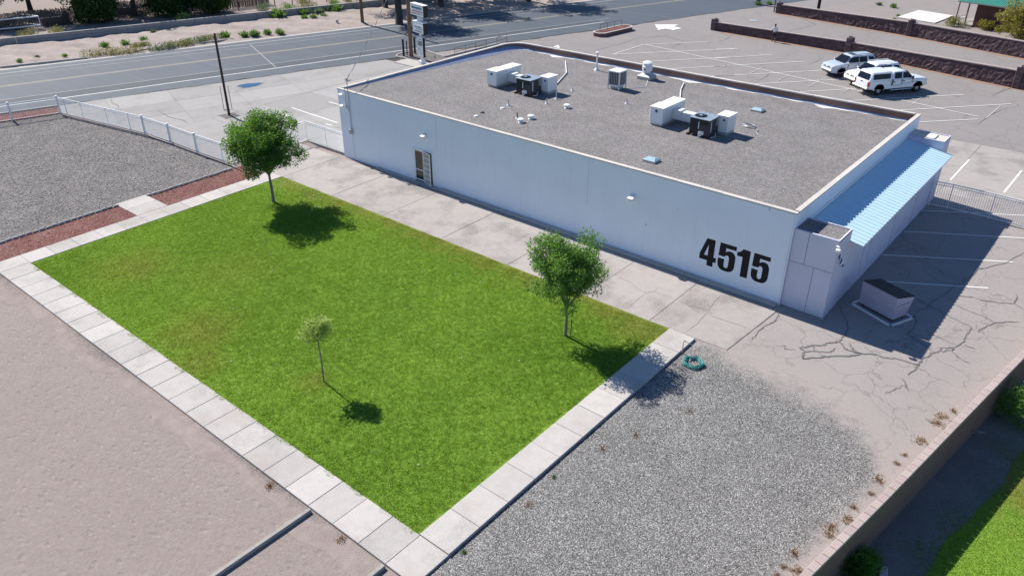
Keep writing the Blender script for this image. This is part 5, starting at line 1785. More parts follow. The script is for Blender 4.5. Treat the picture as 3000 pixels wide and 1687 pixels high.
def strokes(par, x0, x1, z, h, y, mat, seed, n_, script=False, name="lettering"):
    r = random.Random(seed); m = MB()
    w_ = (x1 - x0) / n_
    for k in range(n_):
        x = x0 + k * w_
        if script:
            pts = [(x + w_ * u, y, z + h * (.5 + .5 * math.sin(2 * math.pi * u + k) * r.uniform(.5, 1))) for u in (0, .2, .4, .6, .8, 1)]
            m.tube(pts, h * .07, 5)
        elif r.random() > .12:
            hh = h * r.uniform(.8, 1)
            m.box2((x + w_ * .1, y - .002, z), (x + w_ * .3, y + .002, z + hh))
            m.box2((x + w_ * .62, y - .002, z), (x + w_ * .82, y + .002, z + hh))
            m.box2((x + w_ * .3, y - .0015, z + h * r.choice((0, .4, .8))), (x + w_ * .62, y + .0015, z + h * r.choice((.15, .55, .95))))
    m.build(name, MT[mat], par)
c1 = cabinet(-1.12, 1.12, 4.46, 5.46, .50)
strokes(c1, -.95, .95, 5.02, .28, -.27, 'sign_teal', 1, 13, True)
strokes(c1, -1.0, 1.0, 4.80, .14, -.268, 'sign_red', 2, 16)
strokes(c1, -1.0, 1.0, 4.62, .10, -.268, 'sign_black', 3, 24)
c2_ = cabinet(-.98, .94, 2.90, 3.90, .46)
y = -.248
MB().tube([(-.70 + .28 * math.cos(a) - .0, y, 3.42 + .36 * math.sin(a)) for a in np.linspace(2.0, 5.2, 14)], .018, 5).tube([(-.72, y, 3.44), (-.2, y, 3.46), (.3, y, 3.44), (.75, y, 3.46)], .015, 5).build("emblem", MT['sign_teal'], c2_)
strokes(c2_, -.55, .70, 3.46, .10, y + .0, 'sign_teal', 5, 14)
strokes(c2_, -.45, .75, 3.24, .12, y, 'sign_teal', 6, 8, True)
strokes(c2_, -.62, .75, 3.05, .10, y, 'sign_black', 7, 15)
c3_ = cabinet(-.52, .54, .72, 2.55, .24)
y = -.138
strokes(c3_, -.40, .40, 2.28, .12, y, 'sign_teal', 8, 8, True)
fc = bpy.data.curves.new("church_word", 'FONT'); fc.body = "CHURCH"; fc.align_x = 'CENTER'; fc.size = .40; fc.offset = .018
fo = bpy.data.objects.new("church_word", fc); COL.objects.link(fo)
bpy.context.view_layer.update()
dgm = bpy.data.meshes.new_from_object(fo.evaluated_get(bpy.context.evaluated_depsgraph_get()))
bpy.data.objects.remove(fo)
wdt = max(v.co.x for v in dgm.vertices) - min(v.co.x for v in dgm.vertices)
for v in dgm.vertices: v.co = Vector((v.co.x * .88 / wdt, 0, v.co.y * 1.45))
wo = link_mesh("lettering", dgm, MT['sign_black'], c3_); wo.location = (0.01, y - .002, 1.76)
for zz, hh, nn_c in ((1.60, .06, 16), (1.44, .09, 12), (1.32, .06, 16), (1.16, .09, 12), (1.02, .06, 16), (.88, .06, 12)):
    strokes(c3_, -.42, .44, zz, hh, y, 'sign_grey', int(zz * 100), nn_c)
# island, pad and rails
isl = struct(empty("sign_island"))
kp_ = [(-16.5, 21.50), (-17.7, 21.25), (-18.25, 21.9), (-18.38, 22.8), (-18.05, 24.1), (-17.15, 24.93), (-14.15, 24.32), (-14.05, 26.1), (-13.78, 32.2)]
m = MB().sheet([(-16.5, 21.5), (-13.2, 21.5), (-13.2, 24.2), (-14.15, 24.32), (-17.15, 24.93), (-18.05, 24.1), (-18.38, 22.8), (-18.25, 21.9), (-17.7, 21.25)], .05)
if m.mesh("t").polygons[0].normal.z < 0: pass
o = m.build("gravel_fill", MT['gravel_grey'], isl)
if o.data.polygons[0].normal.z < 0: o.data.flip_normals()
for a, b in zip(kp_[:-1], kp_[1:]):
    d = Vector(b) - Vector(a); c = (Vector(a) + Vector(b)) / 2
    o = MB().box((0, 0, .04), (d.length + .10, .16, .17), bev=.015).build("kerb_stone", MT['kerb'], isl)
    o.location = (c.x, c.y, 0); o.rotation_euler = (0, 0, math.atan2(d.y, d.x))
slab_obj([(-16.4, 19.7), (-13.3, 19.6), (-13.3, 21.5), (-16.4, 21.5)], -.1, .06, MT['kerb'], isl)
def low_rail(name, label, posts, h, r=.022, z=0.0):
    e = empty(name, (posts[0][0], posts[0][1], z), 0, label, "railing")
    o0 = Vector((*posts[0], 0))
    for p in posts:
        o = MB().tube([(0, 0, 0), (0, 0, h)], r, 6).build("post", MT['rust'], e); o.location = Vector((*p, 0)) - o0
    for zz in (h, h * .5):
        MB().tube([tuple(Vector((*p, zz)) - o0) for p in posts], r * .9, 6).build("rail", MT['rust'], e)
low_rail("low_railing", "thin rusty low railing along the kerb behind the building", [(-13.72, y) for y in (25.4, 27.0, 28.5, 30.1, 31.8, 33.4)], .75)

# raised brick planter in the car park
pl_ = empty("brick_planter", (-7.72, 44.6, 0), math.radians(-6), "long brick planter island with red gravel and a low railing", "planter")
def oval(w_, l_, c): return [(w_ - c, -l_), (w_, -l_ + c), (w_, l_ - c), (w_ - c, l_), (-w_ + c, l_), (-w_, l_ - c), (-w_, -l_ + c), (-w_ + c, -l_)]
MB().prism(oval(.82, 2.9, .5), -.05, .34, (False, False)).build("brick_side", MT['brick'], pl_)
ob, ib = oval(.86, 2.94, .5), oval(.64, 2.72, .42)
V = [(p[0], p[1], .38) for p in ob] + [(p[0], p[1], .38) for p in ib] + [(p[0], p[1], .31) for p in ob]
MB().add(V, [(i, (i + 1) % 8, 8 + (i + 1) % 8, 8 + i) for i in range(8)] + [(16 + i, 16 + (i + 1) % 8, (i + 1) % 8, i) for i in range(8)]).build("rim", MT['kerb'], pl_)
MB().sheet(ib, .345).build("gravel_fill", MT['gravel_red'], pl_)
for k in range(4):
    o = MB().tube([(0, 0, .3), (0, 0, 1.05)], .022, 6).build("post", MT['rust'], pl_); o.location = (-.3, -1.9 + 1.25 * k, 0)
MB().tube([(-.3, -1.9, 1.04), (-.3, 1.85, 1.04)], .02, 6).tube([(-.3, -1.9, .7), (-.3, -.65, .7)], .015, 6).build("rail", MT['rust'], pl_)

# ------------------------------------------------------------------ rubble walls of the car park
def rubble_wall(name, label, pts, hs, thick, piers):
    e = empty(name, (pts[0][0], pts[0][1], 0), 0, label, "wall", "rubble walls")
    o0 = Vector((*pts[0], 0))
    for i in range(len(pts) - 1):
        a, b = Vector((*pts[i], 0)) - o0, Vector((*pts[i + 1], 0)) - o0
        d = b - a; u = d.normalized(); nn = Vector((u.y, -u.x, 0))
        n_ = int(d.length / .22); kz = 6
        V, F = [], []
        for side in (1, -1):
            for j in range(n_ + 1):
                for k in range(kz + 1):
                    h = hs[i] + (hs[i + 1] - hs[i]) * j / n_
                    p = a + d * (j / n_) + nn * side * (thick / 2 + rnd.uniform(-.035, .035)); p.z = -.05 + h * k / kz + .05 * k / kz
                    V.append(tuple(p))
        N1 = (n_ + 1) * (kz + 1)
        for j in range(n_):
            for k in range(kz):
                q = j * (kz + 1) + k
                F.append((q, q + kz + 1, q + kz + 2, q + 1))
                q += N1
                F.append((q + 1, q + kz + 2, q + kz + 1, q))
        MB().add(V, F).build("rubble_body", MT['rubble'], e)
        V, F = [], []
        for j in range(n_ + 1):
            h = hs[i] + (hs[i + 1] - hs[i]) * j / n_
            for s_, z in ((thick / 2 + .05, -.02), (thick / 2 + .05, .06), (-thick / 2 - .05, .06), (-thick / 2 - .05, -.02)):
                p = a + d * (j / n_) + nn * s_; V.append((p.x, p.y, h + z + rnd.uniform(-.006, .006)))
        for j in range(n_):
            for k in range(3): F.append((4 * j + k, 4 * j + 4 + k, 4 * j + 5 + k, 4 * j + k + 1))
        MB().add(V, F).build("wall_cap", M("wall_cap_cement", (.36, .30, .28), .9, .15, 1, 10), e)
    for (x, y, h) in piers:
        o = MB().box((0, 0, h / 2), (.62, .62, h), bev=.05).build("pier", MT['rubble'], e); o.location = Vector((x, y, 0)) - o0; o.rotation_euler = (0, 0, -.15)
        q = MB()
        for k in range(4): q.box((rnd.uniform(-.15, .15), rnd.uniform(-.15, .15), h + .04), (.42, .38, .10), rz=k * .7, bev=.02)
        q = q.build("pier_cap", M("pier_stone", (.30, .24, .23), .9, .2, 2, 10), e); q.location = o.location
    return e
rubble_wall("rubble_wall", "dark rubble stone wall behind the parked cars", [(.1, 53.0), (15.7, 51.8), (31.4, 48.0), (40, 45.6)], [.85, 1.02, 1.45, 1.5], .32, [(.3, 53.0, 1.15), (15.75, 51.8, 1.45), (31.5, 48.0, 1.8)])
rubble_wall("rubble_wall", "dark rubble stone wall on the far side of the alley", [(1.7, 67.15), (18.0, 63.9), (40, 57.6)], [1.0, 1.38, 1.6], .32, [(1.8, 67.15, 1.2), (18.1, 63.85, 1.65)])
m = MB()
xs2 = np.arange(1.5, 40, .5)
V, F = [], []
for i, x in enumerate(xs2):
    ya = float(np.interp(x, [.1, 15.7, 31.4, 40], [53.0, 51.8, 48.0, 45.6])) - .15
    V += [(x, ya, -.014), (x, ya - .45 - .25 * math.sin(x * .8) ** 2 - .15 * math.sin(x * 2.7), -.014)]
for i in range(len(xs2) - 1): F.append((2 * i, 2 * i + 1, 2 * i + 3, 2 * i + 2))
struct(MB().add(V, F).build("dirt_margin", M("red_dirt", (.30, .20, .155), .95, .2, 1, 10)))
V, F = [], []
for i, x in enumerate(xs2):
    ya = float(np.interp(x, [1.7, 18, 40], [67.15, 63.9, 57.6])) - .15
    V += [(x, ya, -.014), (x, ya - .5 - .3 * math.sin(x * .6) ** 2 - .15 * math.sin(x * 2.1), -.014)]
for i in range(len(xs2) - 1): F.append((2 * i, 2 * i + 1, 2 * i + 3, 2 * i + 2))
struct(MB().add(V, F).build("dirt_margin", bpy.data.materials["red_dirt"]))

# white slab, house with a green roof
ws = struct(empty("house_slab"))
q = [(14.0, 73.4), (18.5, 72.6), (19.0, 78.7), (14.7, 79.7)]
mid = lambda a, b: ((a[0] + b[0]) / 2, (a[1] + b[1]) / 2)
wm_ = M("white_slab_paint", (.66, .63, .60), .8, .06, 1, 10)
slab_obj([q[0], mid(q[0], q[1]), mid(q[3], q[2]), q[3]], -.1, .10, wm_, ws)
slab_obj([mid(q[0], q[1]), q[1], q[2], mid(q[3], q[2])], -.1, .10, wm_, ws)
hs_ = empty("brown_house", (22.2, 73.6, 0), -.20, "small brown house with a green metal roof and a porch", "house")
MB().box2((0, 0, -.1), (12, 7, 2.55)).build("wall", MT['housewall'], hs_)
V, F = [], []
for i in range(60):
    x = -2.0 + i * .25
    for xx, h in ((x, 0), (x + .20, 0), (x + .205, .035), (x + .245, .035)):
        V += [(xx, -.6, 2.62 + h), (xx, 3.5, 3.9 + h), (xx, 7.6, 2.62 + h)]
for i in range(239):
    F += [(3 * i, 3 * i + 3, 3 * i + 4, 3 * i + 1), (3 * i + 1, 3 * i + 4, 3 * i + 5, 3 * i + 2)]
rf = MB().add(V, F).build("roof", MT['greenroof'], hs_)
MB().box2((-2.0, -.62, 2.50), (13, -.56, 2.62)).build("fascia", MT['greywood'], rf)
for x, y in ((-1.8, -.4), (-1.8, 2.2), (-.7, -.4)):
    o = MB().box((0, 0, 1.25), (.10, .10, 2.5)).build("porch_post", MT['wood'], hs_); o.location = (x, y, 0)
m = MB().box((-1.8, .9, .95), (.06, 2.5, .06))
for k in range(8): m.box((-1.8, -.2 + .32 * k, .5), (.04, .04, .9))
m.build("porch_rail", MT['white_paint'], hs_)
MB().box((-.9, 3, .06), (2, 7, .25)).build("porch_floor", MT['greywood'], hs_)
MB().box2((-.012, .5, .9), (-.002, 1.3, 2.0)).build("window", MT['glass'], hs_)
MB().tube([(-1.2, -.9, 0), (-1.2, -.9, .9), (-.6, -.9, 1.1)], .06, 8).build("vent_pipe", MT['white_paint'], hs_)
for k, (x, s, lab) in enumerate(((20.6, 1.5, "yellow bush at the corner of the house porch"), (24.0, 1.6, "green bush against the brown house wall"))):
    e = empty("house_bush", (x, 72.4, 0), 0, lab, "bush")
    np_mesh("foliage", leaf_cloud([(rnd.uniform(-.8, .8), rnd.uniform(-.4, .4), rnd.uniform(.2, .7)) for _ in range(8)], [.45] * 8, [110] * 8, .2, .07, -.4, 600 + k), 4, MT['scrub'] if k == 0 else MT['leaf_gold'], e)
    MB().tube([(0, 0, 0), (0, .1, .4)], .03, 5).build("stem", MT['bark'], e)

# ------------------------------------------------------------------ across the street
cw = empty("canal_wall", (*RT(0, 17.7), 0), math.atan2(RD.y, RD.x), "long low grey concrete canal wall across the street", "wall")
for k in range(-16, 18):
    a, b = k * 3.6, (k + 1) * 3.6
    MB().box2((a + .01, -.18, -.1), (b - .01, .18, .74), .02).build("wall_section", MT['canal'], cw)
    MB().box2((a + .01, -.30, -.1), (b - .01, -.18, .34), .015).build("ledge", MT['canal'], cw)
ks = [(cA(1370, 525), cA(1550, 495), "broken piece of concrete kerb between the kerb bushes"), (cA(2020, 445), cA(2340, 402), "long thin kerb piece behind the black pole"), (cA(0, 688), cA(880, 592), "long weathered kerb piece at the far left across the street")]
for a, b, lab in ks:
    d = b - a
    o = MB().box((0, 0, .06), (d.length, .16, .20), bev=.02).build("kerb_piece", MT['kerb']); o.location = ((a + b) / 2); o.rotation_euler = (0, 0, math.atan2(d.y, d.x))
    tag(o, lab, "kerb", "kerb pieces across the street")
p = cB(990, 245)
o = MB().lathe([(.16, 0), (.16, .45), (.18, .46), (.18, .52), (0, .54)], (0, 0, 0), 12).build("utility_stub", MT['kerb']); o.location = (p.x, p.y, 0)
tag(o, "small pale utility stub on the far verge left of the wooden pole", "stub")
# iron fence behind the canal
ip = [RT(s, 24.0) for s in np.arange(13, 44, 2.3)]
e = empty("iron_fence", (*ip[0], 0), 0, "dark iron rail fence behind the canal wall", "fence")
for p in ip:
    o = MB().tube([(0, 0, 0), (0, 0, 1.9)], .06, 6).build("post", MT['rust'], e); o.location = (p[0] - ip[0][0], p[1] - ip[0][1], 0)
for zz in (1.05, 1.8):
    MB().tube([(ip[0][0] - ip[0][0], 0, zz), (ip[-1][0] - ip[0][0], ip[-1][1] - ip[0][1], zz)], .035, 6).build("rail", MT['rust'], e)
# stick fence in the shade
e = empty("stick_fence", (*RT(2, 28), 0), 0, "dark weathered stick fence in the shade under the trees", "fence")
m = MB(); o0 = RT(2, 28)
for k in range(260):
    s = -14 + k * .14
    p = RT(s, 26.6 + .6 * math.sin(s * .3))
    m.box((p[0] - o0[0], p[1] - o0[1], .85 + rnd.uniform(-.1, .15)), (.07, .09, 1.9), rot=Matrix.Rotation(rnd.uniform(-.06, .06), 3, 'Y'))
o = m.build("stakes", MT['bark_dark'], e); o["kind"] = "stuff"
# white pipe corral
cp = G(122, 84)
e = empty("pipe_corral", (cp.x, cp.y, 0), 0, "white pipe corral rails at the far left behind the canal", "corral")
ua = Vector((*RD, 0)) * -1; ub = (Vector((*RN, 0)) + Vector((*RD, 0)) * -.75).normalized()
MB().tube([(0, 0, 0), (0, 0, 1.35)], .05, 8).build("post", MT['white_metal'], e)
for d_, L_ in ((ua, 6.5), (ub, 3.4)):
    for zz in (.35, 1.32): MB().tube([(0, 0, zz), tuple(d_ * L_ + Vector((0, 0, zz)))], .075, 8).build("rail", MT['white_metal'], e)
    MB().tube([tuple(d_ * L_), tuple(d_ * L_ + Vector((0, 0, 1.35)))], .05, 8).build("post", MT['white_metal'], e)
p = G(172, 70)
o = MB().add([(-1.6, -.4, 0), (1.2, -.4, 0), (1.2, .4, 0), (-1.6, .4, 0), (-1.7, -.4, .75), (.4, -.35, .8), (.9, -.35, 1.5), (1.25, -.35, 1.1), (-1.7, .4, .75), (.4, .35, .8), (.9, .35, 1.5), (1.25, .35, 1.1)],
             [(0, 1, 7, 6, 5, 4), (3, 8, 9, 10, 11, 2), (4, 5, 9, 8), (5, 6, 10, 9), (6, 7, 11, 10), (1, 2, 11, 7), (0, 4, 8, 3)]).build("concrete_trough", MT['canal'])
o.location = (p.x, p.y, 0); o.rotation_euler = (0, 0, math.atan2(RD.y, RD.x))
tag(o, "broken grey concrete block right of the white corral", "concrete block")
p = G(372, 40)
o = MB().box((0, 0, .35), (2.2, .7, .7), bev=.1).build("fallen_tank", MT['kerb']); o.location = (p.x, p.y, 0); o.rotation_euler = (0, 0, math.atan2(RD.y, RD.x) - .2)
tag(o, "pale slab of concrete lying in the shade under the trees", "concrete block")
# ------------------------------------------------------------------ vehicles
def offset_poly(P, d):
    n = len(P); out = []
    for i in range(n):
        a, b, c = Vector(P[i - 1]), Vector(P[i]), Vector(P[(i + 1) % n])
        e1, e2 = (b - a), (c - b)
        n1 = Vector((-e1.y, e1.x)).normalized() if e1.length > 1e-6 else Vector((0, 0))
        n2 = Vector((-e2.y, e2.x)).normalized() if e2.length > 1e-6 else Vector((0, 0))
        nn = (n1 + n2)
        nn = nn.normalized() if nn.length > 1e-6 else n1
        out.append((b.x + nn.x * d, b.y + nn.y * d))
    return out


def body_mesh(bottom_z, x_rear, x_front, wheels, ra, top, w, zw):
    """side outline with wheel arches, carried across the car; rounded at the edges and drawn in at the ends"""
    P = [(x_rear + .06, bottom_z + .12)]
    for xw in sorted(wheels):
        da = math.sqrt(max(0, ra * ra - (bottom_z - zw) ** 2))
        P.append((xw - da - .01, bottom_z))
        a0 = math.atan2(bottom_z - zw, -da)
        a1 = math.atan2(bottom_z - zw, da)
        if a0 < 0: a0 += 2 * math.pi
        for k in range(11):
            a = a0 + (a1 - a0) * k / 10
            P.append((xw + ra * math.cos(a), zw + ra * math.sin(a)))
        P.append((xw + da + .01, bottom_z))
    P.append((x_front - .08, bottom_z + .06))
    P += top
    n = len(P)
    ctr, half = (x_rear + x_front) / 2, (x_front - x_rear) / 2
    def wy(x, z, w0):
        u = max(0, (abs(x - ctr) - (half - .75)) / .75)
        ztop = max(p[1] for p in P)
        t = max(0, (z - .8) / max(.1, ztop - .8))
        return w0 * (1 - .13 * u * u) - .07 * t - .03 * max(0, (.55 - z) / .3)
    V = []
    for y0, sh in ((-w, .06), (-w + .035, .015), (-w + .09, 0), (w - .09, 0), (w - .035, .015), (w, .06)):
        Q = offset_poly(P, sh)
        for x, z in Q:
            sg_ = -1 if y0 < 0 else 1
            V.append((x, sg_ * wy(x, z, abs(y0)), z))
    F = [tuple(range(n - 1, -1, -1))[::-1], tuple(range(5 * n, 6 * n))[::-1]]
    for r in range(5):
        for i in range(n):
            j = (i + 1) % n
            F.append((r * n + j, r * n + i, r * n + n + i, r * n + n + j))
    m = MB().add(V, F)
    return m, wy


def house(x0b, x1b, x0t, x1t, zb, zt, wb, wt, cb=.10, ct=.16):
    def ring(x0, x1, w, c, z): return [(x1, -w + c, z), (x1, w - c, z), (x1 - c, w, z), (x0 + c, w, z), (x0, w - c, z), (x0, -w + c, z), (x0 + c, -w, z), (x1 - c, -w, z)]
    R_ = [ring(x0b, x1b, wb, cb, zb), ring(x0t + .02, x1t - .02, wt, ct, zt - .07), ring(x0t + .07, x1t - .09, wt - .06, ct, zt - .015), ring(x0t + .25, x1t - .3, wt - .22, ct, zt)]
    V = [p for r in R_ for p in r]; F = []
    for r in range(3):
        for i in range(8):
            j = (i + 1) % 8
            F.append((r * 8 + i, r * 8 + j, r * 8 + 8 + j, r * 8 + 8 + i))
    F.append(tuple(range(24, 32)))
    return MB().add(V, F)


def side_panel(pts, zb, zt, wb, wt, sgn, off=.010):
    V = []
    for x, z in pts:
        t = (z - zb) / (zt - .07 - zb)
        V.append((x, sgn * (wb + (wt - wb) * t + off), z))
    f = tuple(range(len(pts)))
    return MB().add(V, [f if sgn < 0 else f[::-1]])


tyre_me = MB().lathe([(.22, -.11), (.34, -.115), (.375, -.08), (.38, 0), (.375, .08), (.34, .115), (.22, .11)], (0, 0, 0), 28, 'Y', True).mesh("tyre", True)
rim_m = MB().lathe([(.235, -.06), (.235, .09), (.215, .105), (.20, .085), (.06, .06), (0, .06)], (0, 0, 0), 24, 'Y')
rim_me = rim_m.mesh("rim")
spk = MB()
for k in range(6):
    a = k * math.pi / 3
    spk.box((.13 * math.cos(a), .085, .13 * math.sin(a)), (.18, .03, .055), rot=Matrix.Rotation(-a, 3, 'Y'))
spk.lathe([(.06, .06), (.06, .11), (0, .112)], (0, 0, 0), 12, 'Y')
spoke_me = spk.mesh("spokes")


def add_wheels(e, xs, track, r, rimmat):
    for x in xs:
        for sy in (-1, 1):
            t = link_mesh("wheel", tyre_me, MT['rubber'], e)
            t.location = (x, sy * track, r); t.scale = (r / .38, 1, r / .38)
            if sy < 0: t.rotation_euler = (0, 0, math.pi)
            k = bpy.data.objects.new("rim", rim_me.copy()); k.data.materials.append(MT['black']); COL.objects.link(k); k.parent = t
            k = bpy.data.objects.new("spokes", spoke_me.copy()); k.data.materials.append(rimmat); COL.objects.link(k); k.parent = t


def hood_line(e, mat, pts, sgn, w, wy):
    pass


def suv(name, label, loc, heading, paint, rimmat, silver):
    e = empty(name, (loc[0], loc[1], 0), heading, label, "car", "cars in the far car park")
    r = .39
    zr, zf = -1.40, 1.40
    top = [(2.36, .62), (2.37, .80), (2.30, .95), (2.05, 1.06), (1.55, 1.12), (1.0, 1.17), (-2.20, 1.17), (-2.34, 1.05), (-2.36, .70)]
    m, wy = body_mesh(.36, -2.38, 2.36, [zr, zf], .47, top, .94, r)
    bd = m.build("body", paint, e, angle=35)
    zb, zt, wb, wt = 1.15, 1.80, .88, .70
    hs = house(-2.30, 1.10, -2.02, .38, zb, zt, wb, wt).build("cabin", paint, e, angle=35)
    # glass
    MB().add([(1.055, -.72, 1.20), (1.055, .72, 1.20), (.46, .60, 1.70), (.46, -.60, 1.70)], [(0, 1, 2, 3)]).build("windscreen", MT['carglass'], e).location = (.045, 0, .022)
    MB().add([(-2.30, -.66, 1.24), (-2.30, .66, 1.24), (-2.06, .56, 1.68), (-2.06, -.56, 1.68)], [(3, 2, 1, 0)]).build("rear_window", MT['carglass'], e).location = (-.03, 0, 0)
    for s in (-1, 1):
        side_panel([(.92, 1.22), (.44, 1.66), (-.30, 1.68), (-.32, 1.22)], zb, zt, wb, wt, s).build("side_window", MT['carglass'], e)
        side_panel([(-.38, 1.22), (-.36, 1.68), (-1.12, 1.67), (-1.22, 1.22)], zb, zt, wb, wt, s).build("side_window", MT['carglass'], e)
        side_panel([(-1.42, 1.24), (-1.34, 1.66), (-1.86, 1.62), (-2.02, 1.26)], zb, zt, wb, wt, s).build("side_window", MT['carglass'], e)
        o = MB().box((0, 0, 0), (.22, .10, .17), bev=.03).build("mirror", paint, e); o.location = (.84, s * .99, 1.22)
        MB().tube([(.30, s * .60, 1.80), (.22, s * .60, 1.86), (-1.75, s * .60, 1.87), (-1.85, s * .60, 1.80)], .028, 6).build("roof_rail", MT['plastic'] if silver else paint, e)
        MB().box((-.05, s * .915, .42), (2.0, .06, .08)).build("sill", MT['plastic'], e)
        for xh in (.05, -1.0):
            MB().box((xh, s * .925, .98), (.18, .03, .045)).build("door_handle", paint, e)
        for xs_ in (.78, -.34, -1.26):
            MB().box((xs_, s * .905, .80), (.012, .045, .70)).build("door_seam", MT['plastic'], e)
        h = MB().box((0, 0, 0), (.22, .36, .15), bev=.03, rz=-s * .42).build("headlight", MT['lamp_clear'], e); h.location = (2.20, s * .66, .90)
        t = MB().box((0, 0, 0), (.10, .20, .32), bev=.03).build("tail_light", MT['lamp_red'], e); t.location = (-2.31, s * .76, 1.02)
        for xw in (zr, zf):
            P_ = [(xw + .485 * math.cos(a), s * .905, r + .485 * math.sin(a)) for a in np.linspace(-.05, math.pi + .05, 12)]
            MB().tube(P_, .035, 5).build("wheel_arch", paint if not silver else MT['carsilver'], e)
    MB().box((2.31, 0, .84), (.10, .95, .16), bev=.03).build("grille", MT['plastic'], e)
    MB().box((2.37, 0, .86), (.03, .22, .06), bev=.01).build("badge", MT['chrome'], e)
    MB().box((2.34, 0, .60), (.14, 1.45, .17), bev=.05).build("bumper", MT['carwhite'], e)
    MB().box((2.33, 0, .46), (.12, 1.3, .12), bev=.03).build("air_dam", MT['plastic'], e)
    MB().box((-2.36, 0, .58), (.14, 1.6, .22), bev=.05).build("bumper", paint, e)
    if silver:
        MB().box((-.10, 0, 1.806), (.55, .80, .014), bev=.004).build("sunroof", MT['carglass'], e)
    MB().box((0, 0, .40), (3.6, 1.4, .16)).build("underbody", MT['black'], e)
    add_wheels(e, (zr, zf), .80, r, rimmat)
    return e


HD = math.atan2(-.828, -.56)
suv("parked_suv", "silver four wheel drive with roof rails and black wheels, leftmost parked car", (18.62, 43.38), HD, MT['carsilver'], MT['plastic'], True)
suv("parked_suv", "white four wheel drive parked between the silver one and the pickup", (21.35, 41.55), HD, MT['carwhite'], MT['alloy'], False)


def pickup(label, loc, heading):
    e = empty("pickup_truck", (loc[0], loc[1], 0), heading, label, "pickup truck", "cars in the far car park")
    r, xr, xf = .39, -1.82, 2.02
    paint = MT['carwhite']
    top = [(2.98, .70), (2.98, .98), (2.88, 1.10), (2.2, 1.18), (1.42, 1.22), (-2.86, 1.22), (-2.90, .70)]
    m, wy = body_mesh(.44, -2.92, 2.98, [xr, xf], .48, top, .98, r)
    m.build("body", paint, e, angle=35)
    zb, zt, wb, wt = 1.20, 1.84, .90, .74
    house(-.72, 1.52, -.55, .82, zb, zt, wb, wt).build("cabin", paint, e, angle=35)
    MB().add([(1.50, -.74, 1.25), (1.50, .74, 1.25), (.90, .63, 1.75), (.90, -.63, 1.75)], [(0, 1, 2, 3)]).build("windscreen", MT['carglass'], e).location = (.035, 0, .02)
    zb2, zt2, wb2, wt2 = 1.22, 1.90, .93, .80
    cp_ = house(-2.86, -.66, -2.66, -.60, zb2, zt2, wb2, wt2, .06, .12).build("camper_shell", paint, e, angle=35)
    MB().add([(-2.85, -.74, 1.30), (-2.85, .74, 1.30), (-2.70, .64, 1.76), (-2.70, -.64, 1.76)], [(3, 2, 1, 0)]).build("rear_window", MT['carglass'], cp_).location = (-.025, 0, 0)
    for s in (-1, 1):
        side_panel([(1.36, 1.27), (.86, 1.72), (.42, 1.74), (.40, 1.27)], zb, zt, wb, wt, s).build("side_window", MT['carglass'], e)
        side_panel([(.30, 1.27), (.30, 1.74), (-.40, 1.74), (-.42, 1.27)], zb, zt, wb, wt, s).build("side_window", MT['carglass'], e)
        side_panel([(-.84, 1.36), (-.84, 1.70), (-.92, 1.74), (-2.44, 1.74), (-2.52, 1.70), (-2.56, 1.36), (-2.48, 1.32), (-.92, 1.32)], zb2, zt2, wb2, wt2, s).build("side_window", MT['carglass'], cp_)
        o = MB().box((0, 0, 0), (.18, .12, .24), bev=.03).build("mirror", MT['plastic'], e); o.location = (1.28, s * 1.04, 1.32)
        for xs_ in (1.42, .36, -.56):
            MB().box((xs_, s * .945, .86), (.014, .045, .72)).build("door_seam", MT['plastic'], e)
        MB().box((-.62, s * .935, 1.0), (.02, .05, .55)).build("bed_gap", MT['plastic'], e)
        for xh in (.52, -.42):
            MB().box((xh, s * .958, 1.02), (.20, .03, .06)).build("door_handle", MT['plastic'], e)
        MB().box((.35, s * .955, .72), (2.0, .025, .05)).build("side_trim", MT['carsilver'], e)
        MB().tube([(-.7, s * .97, .36), (1.4, s * .97, .36)], .05, 8).build("step_bar", MT['chrome'], e)
        t = MB().box((0, 0, 0), (.10, .14, .42), bev=.02).build("tail_light", MT['lamp_red'], e); t.location = (-2.87, s * .86, .98)
        h = MB().box((0, 0, 0), (.16, .34, .22), bev=.03).build("headlight", MT['lamp_clear'], e); h.location = (2.90, s * .68, .95)
        for xw in (xr, xf):
            P_ = [(xw + .49 * math.cos(a), s * .935, r + .49 * math.sin(a)) for a in np.linspace(0, math.pi, 12)]
            MB().tube(P_, .03, 5).build("wheel_arch", paint, e)
    MB().box((2.96, 0, .92), (.08, 1.0, .24), bev=.02).build("grille", MT['plastic'], e)
    MB().box((2.98, 0, .62), (.16, 1.75, .22), bev=.05).build("bumper", MT['chrome'], e)
    MB().box((-2.98, 0, .62), (.20, 1.80, .18), bev=.04).build("bumper", MT['chrome'], e)
    MB().box((-2.915, 0, .97), (.03, 1.45, .42), bev=.01).build("tailgate", paint, e)
    MB().box((-2.94, 0, 1.08), (.03, .22, .08), bev=.01).build("tailgate_handle", MT['plastic'], e)
    MB().box((-3.10, 0, .46), (.30, .10, .08)).build("tow_hitch", MT['plastic'], e)
    MB().box((0, 0, .46), (4.6, 1.4, .18)).build("underbody", MT['black'], e)
    add_wheels(e, (xr, xf), .84, r, MT['alloy'])
pickup("white crew cab pickup with a camper shell, parked nearest the building", (23.30, 40.02), math.atan2(.828, .56))

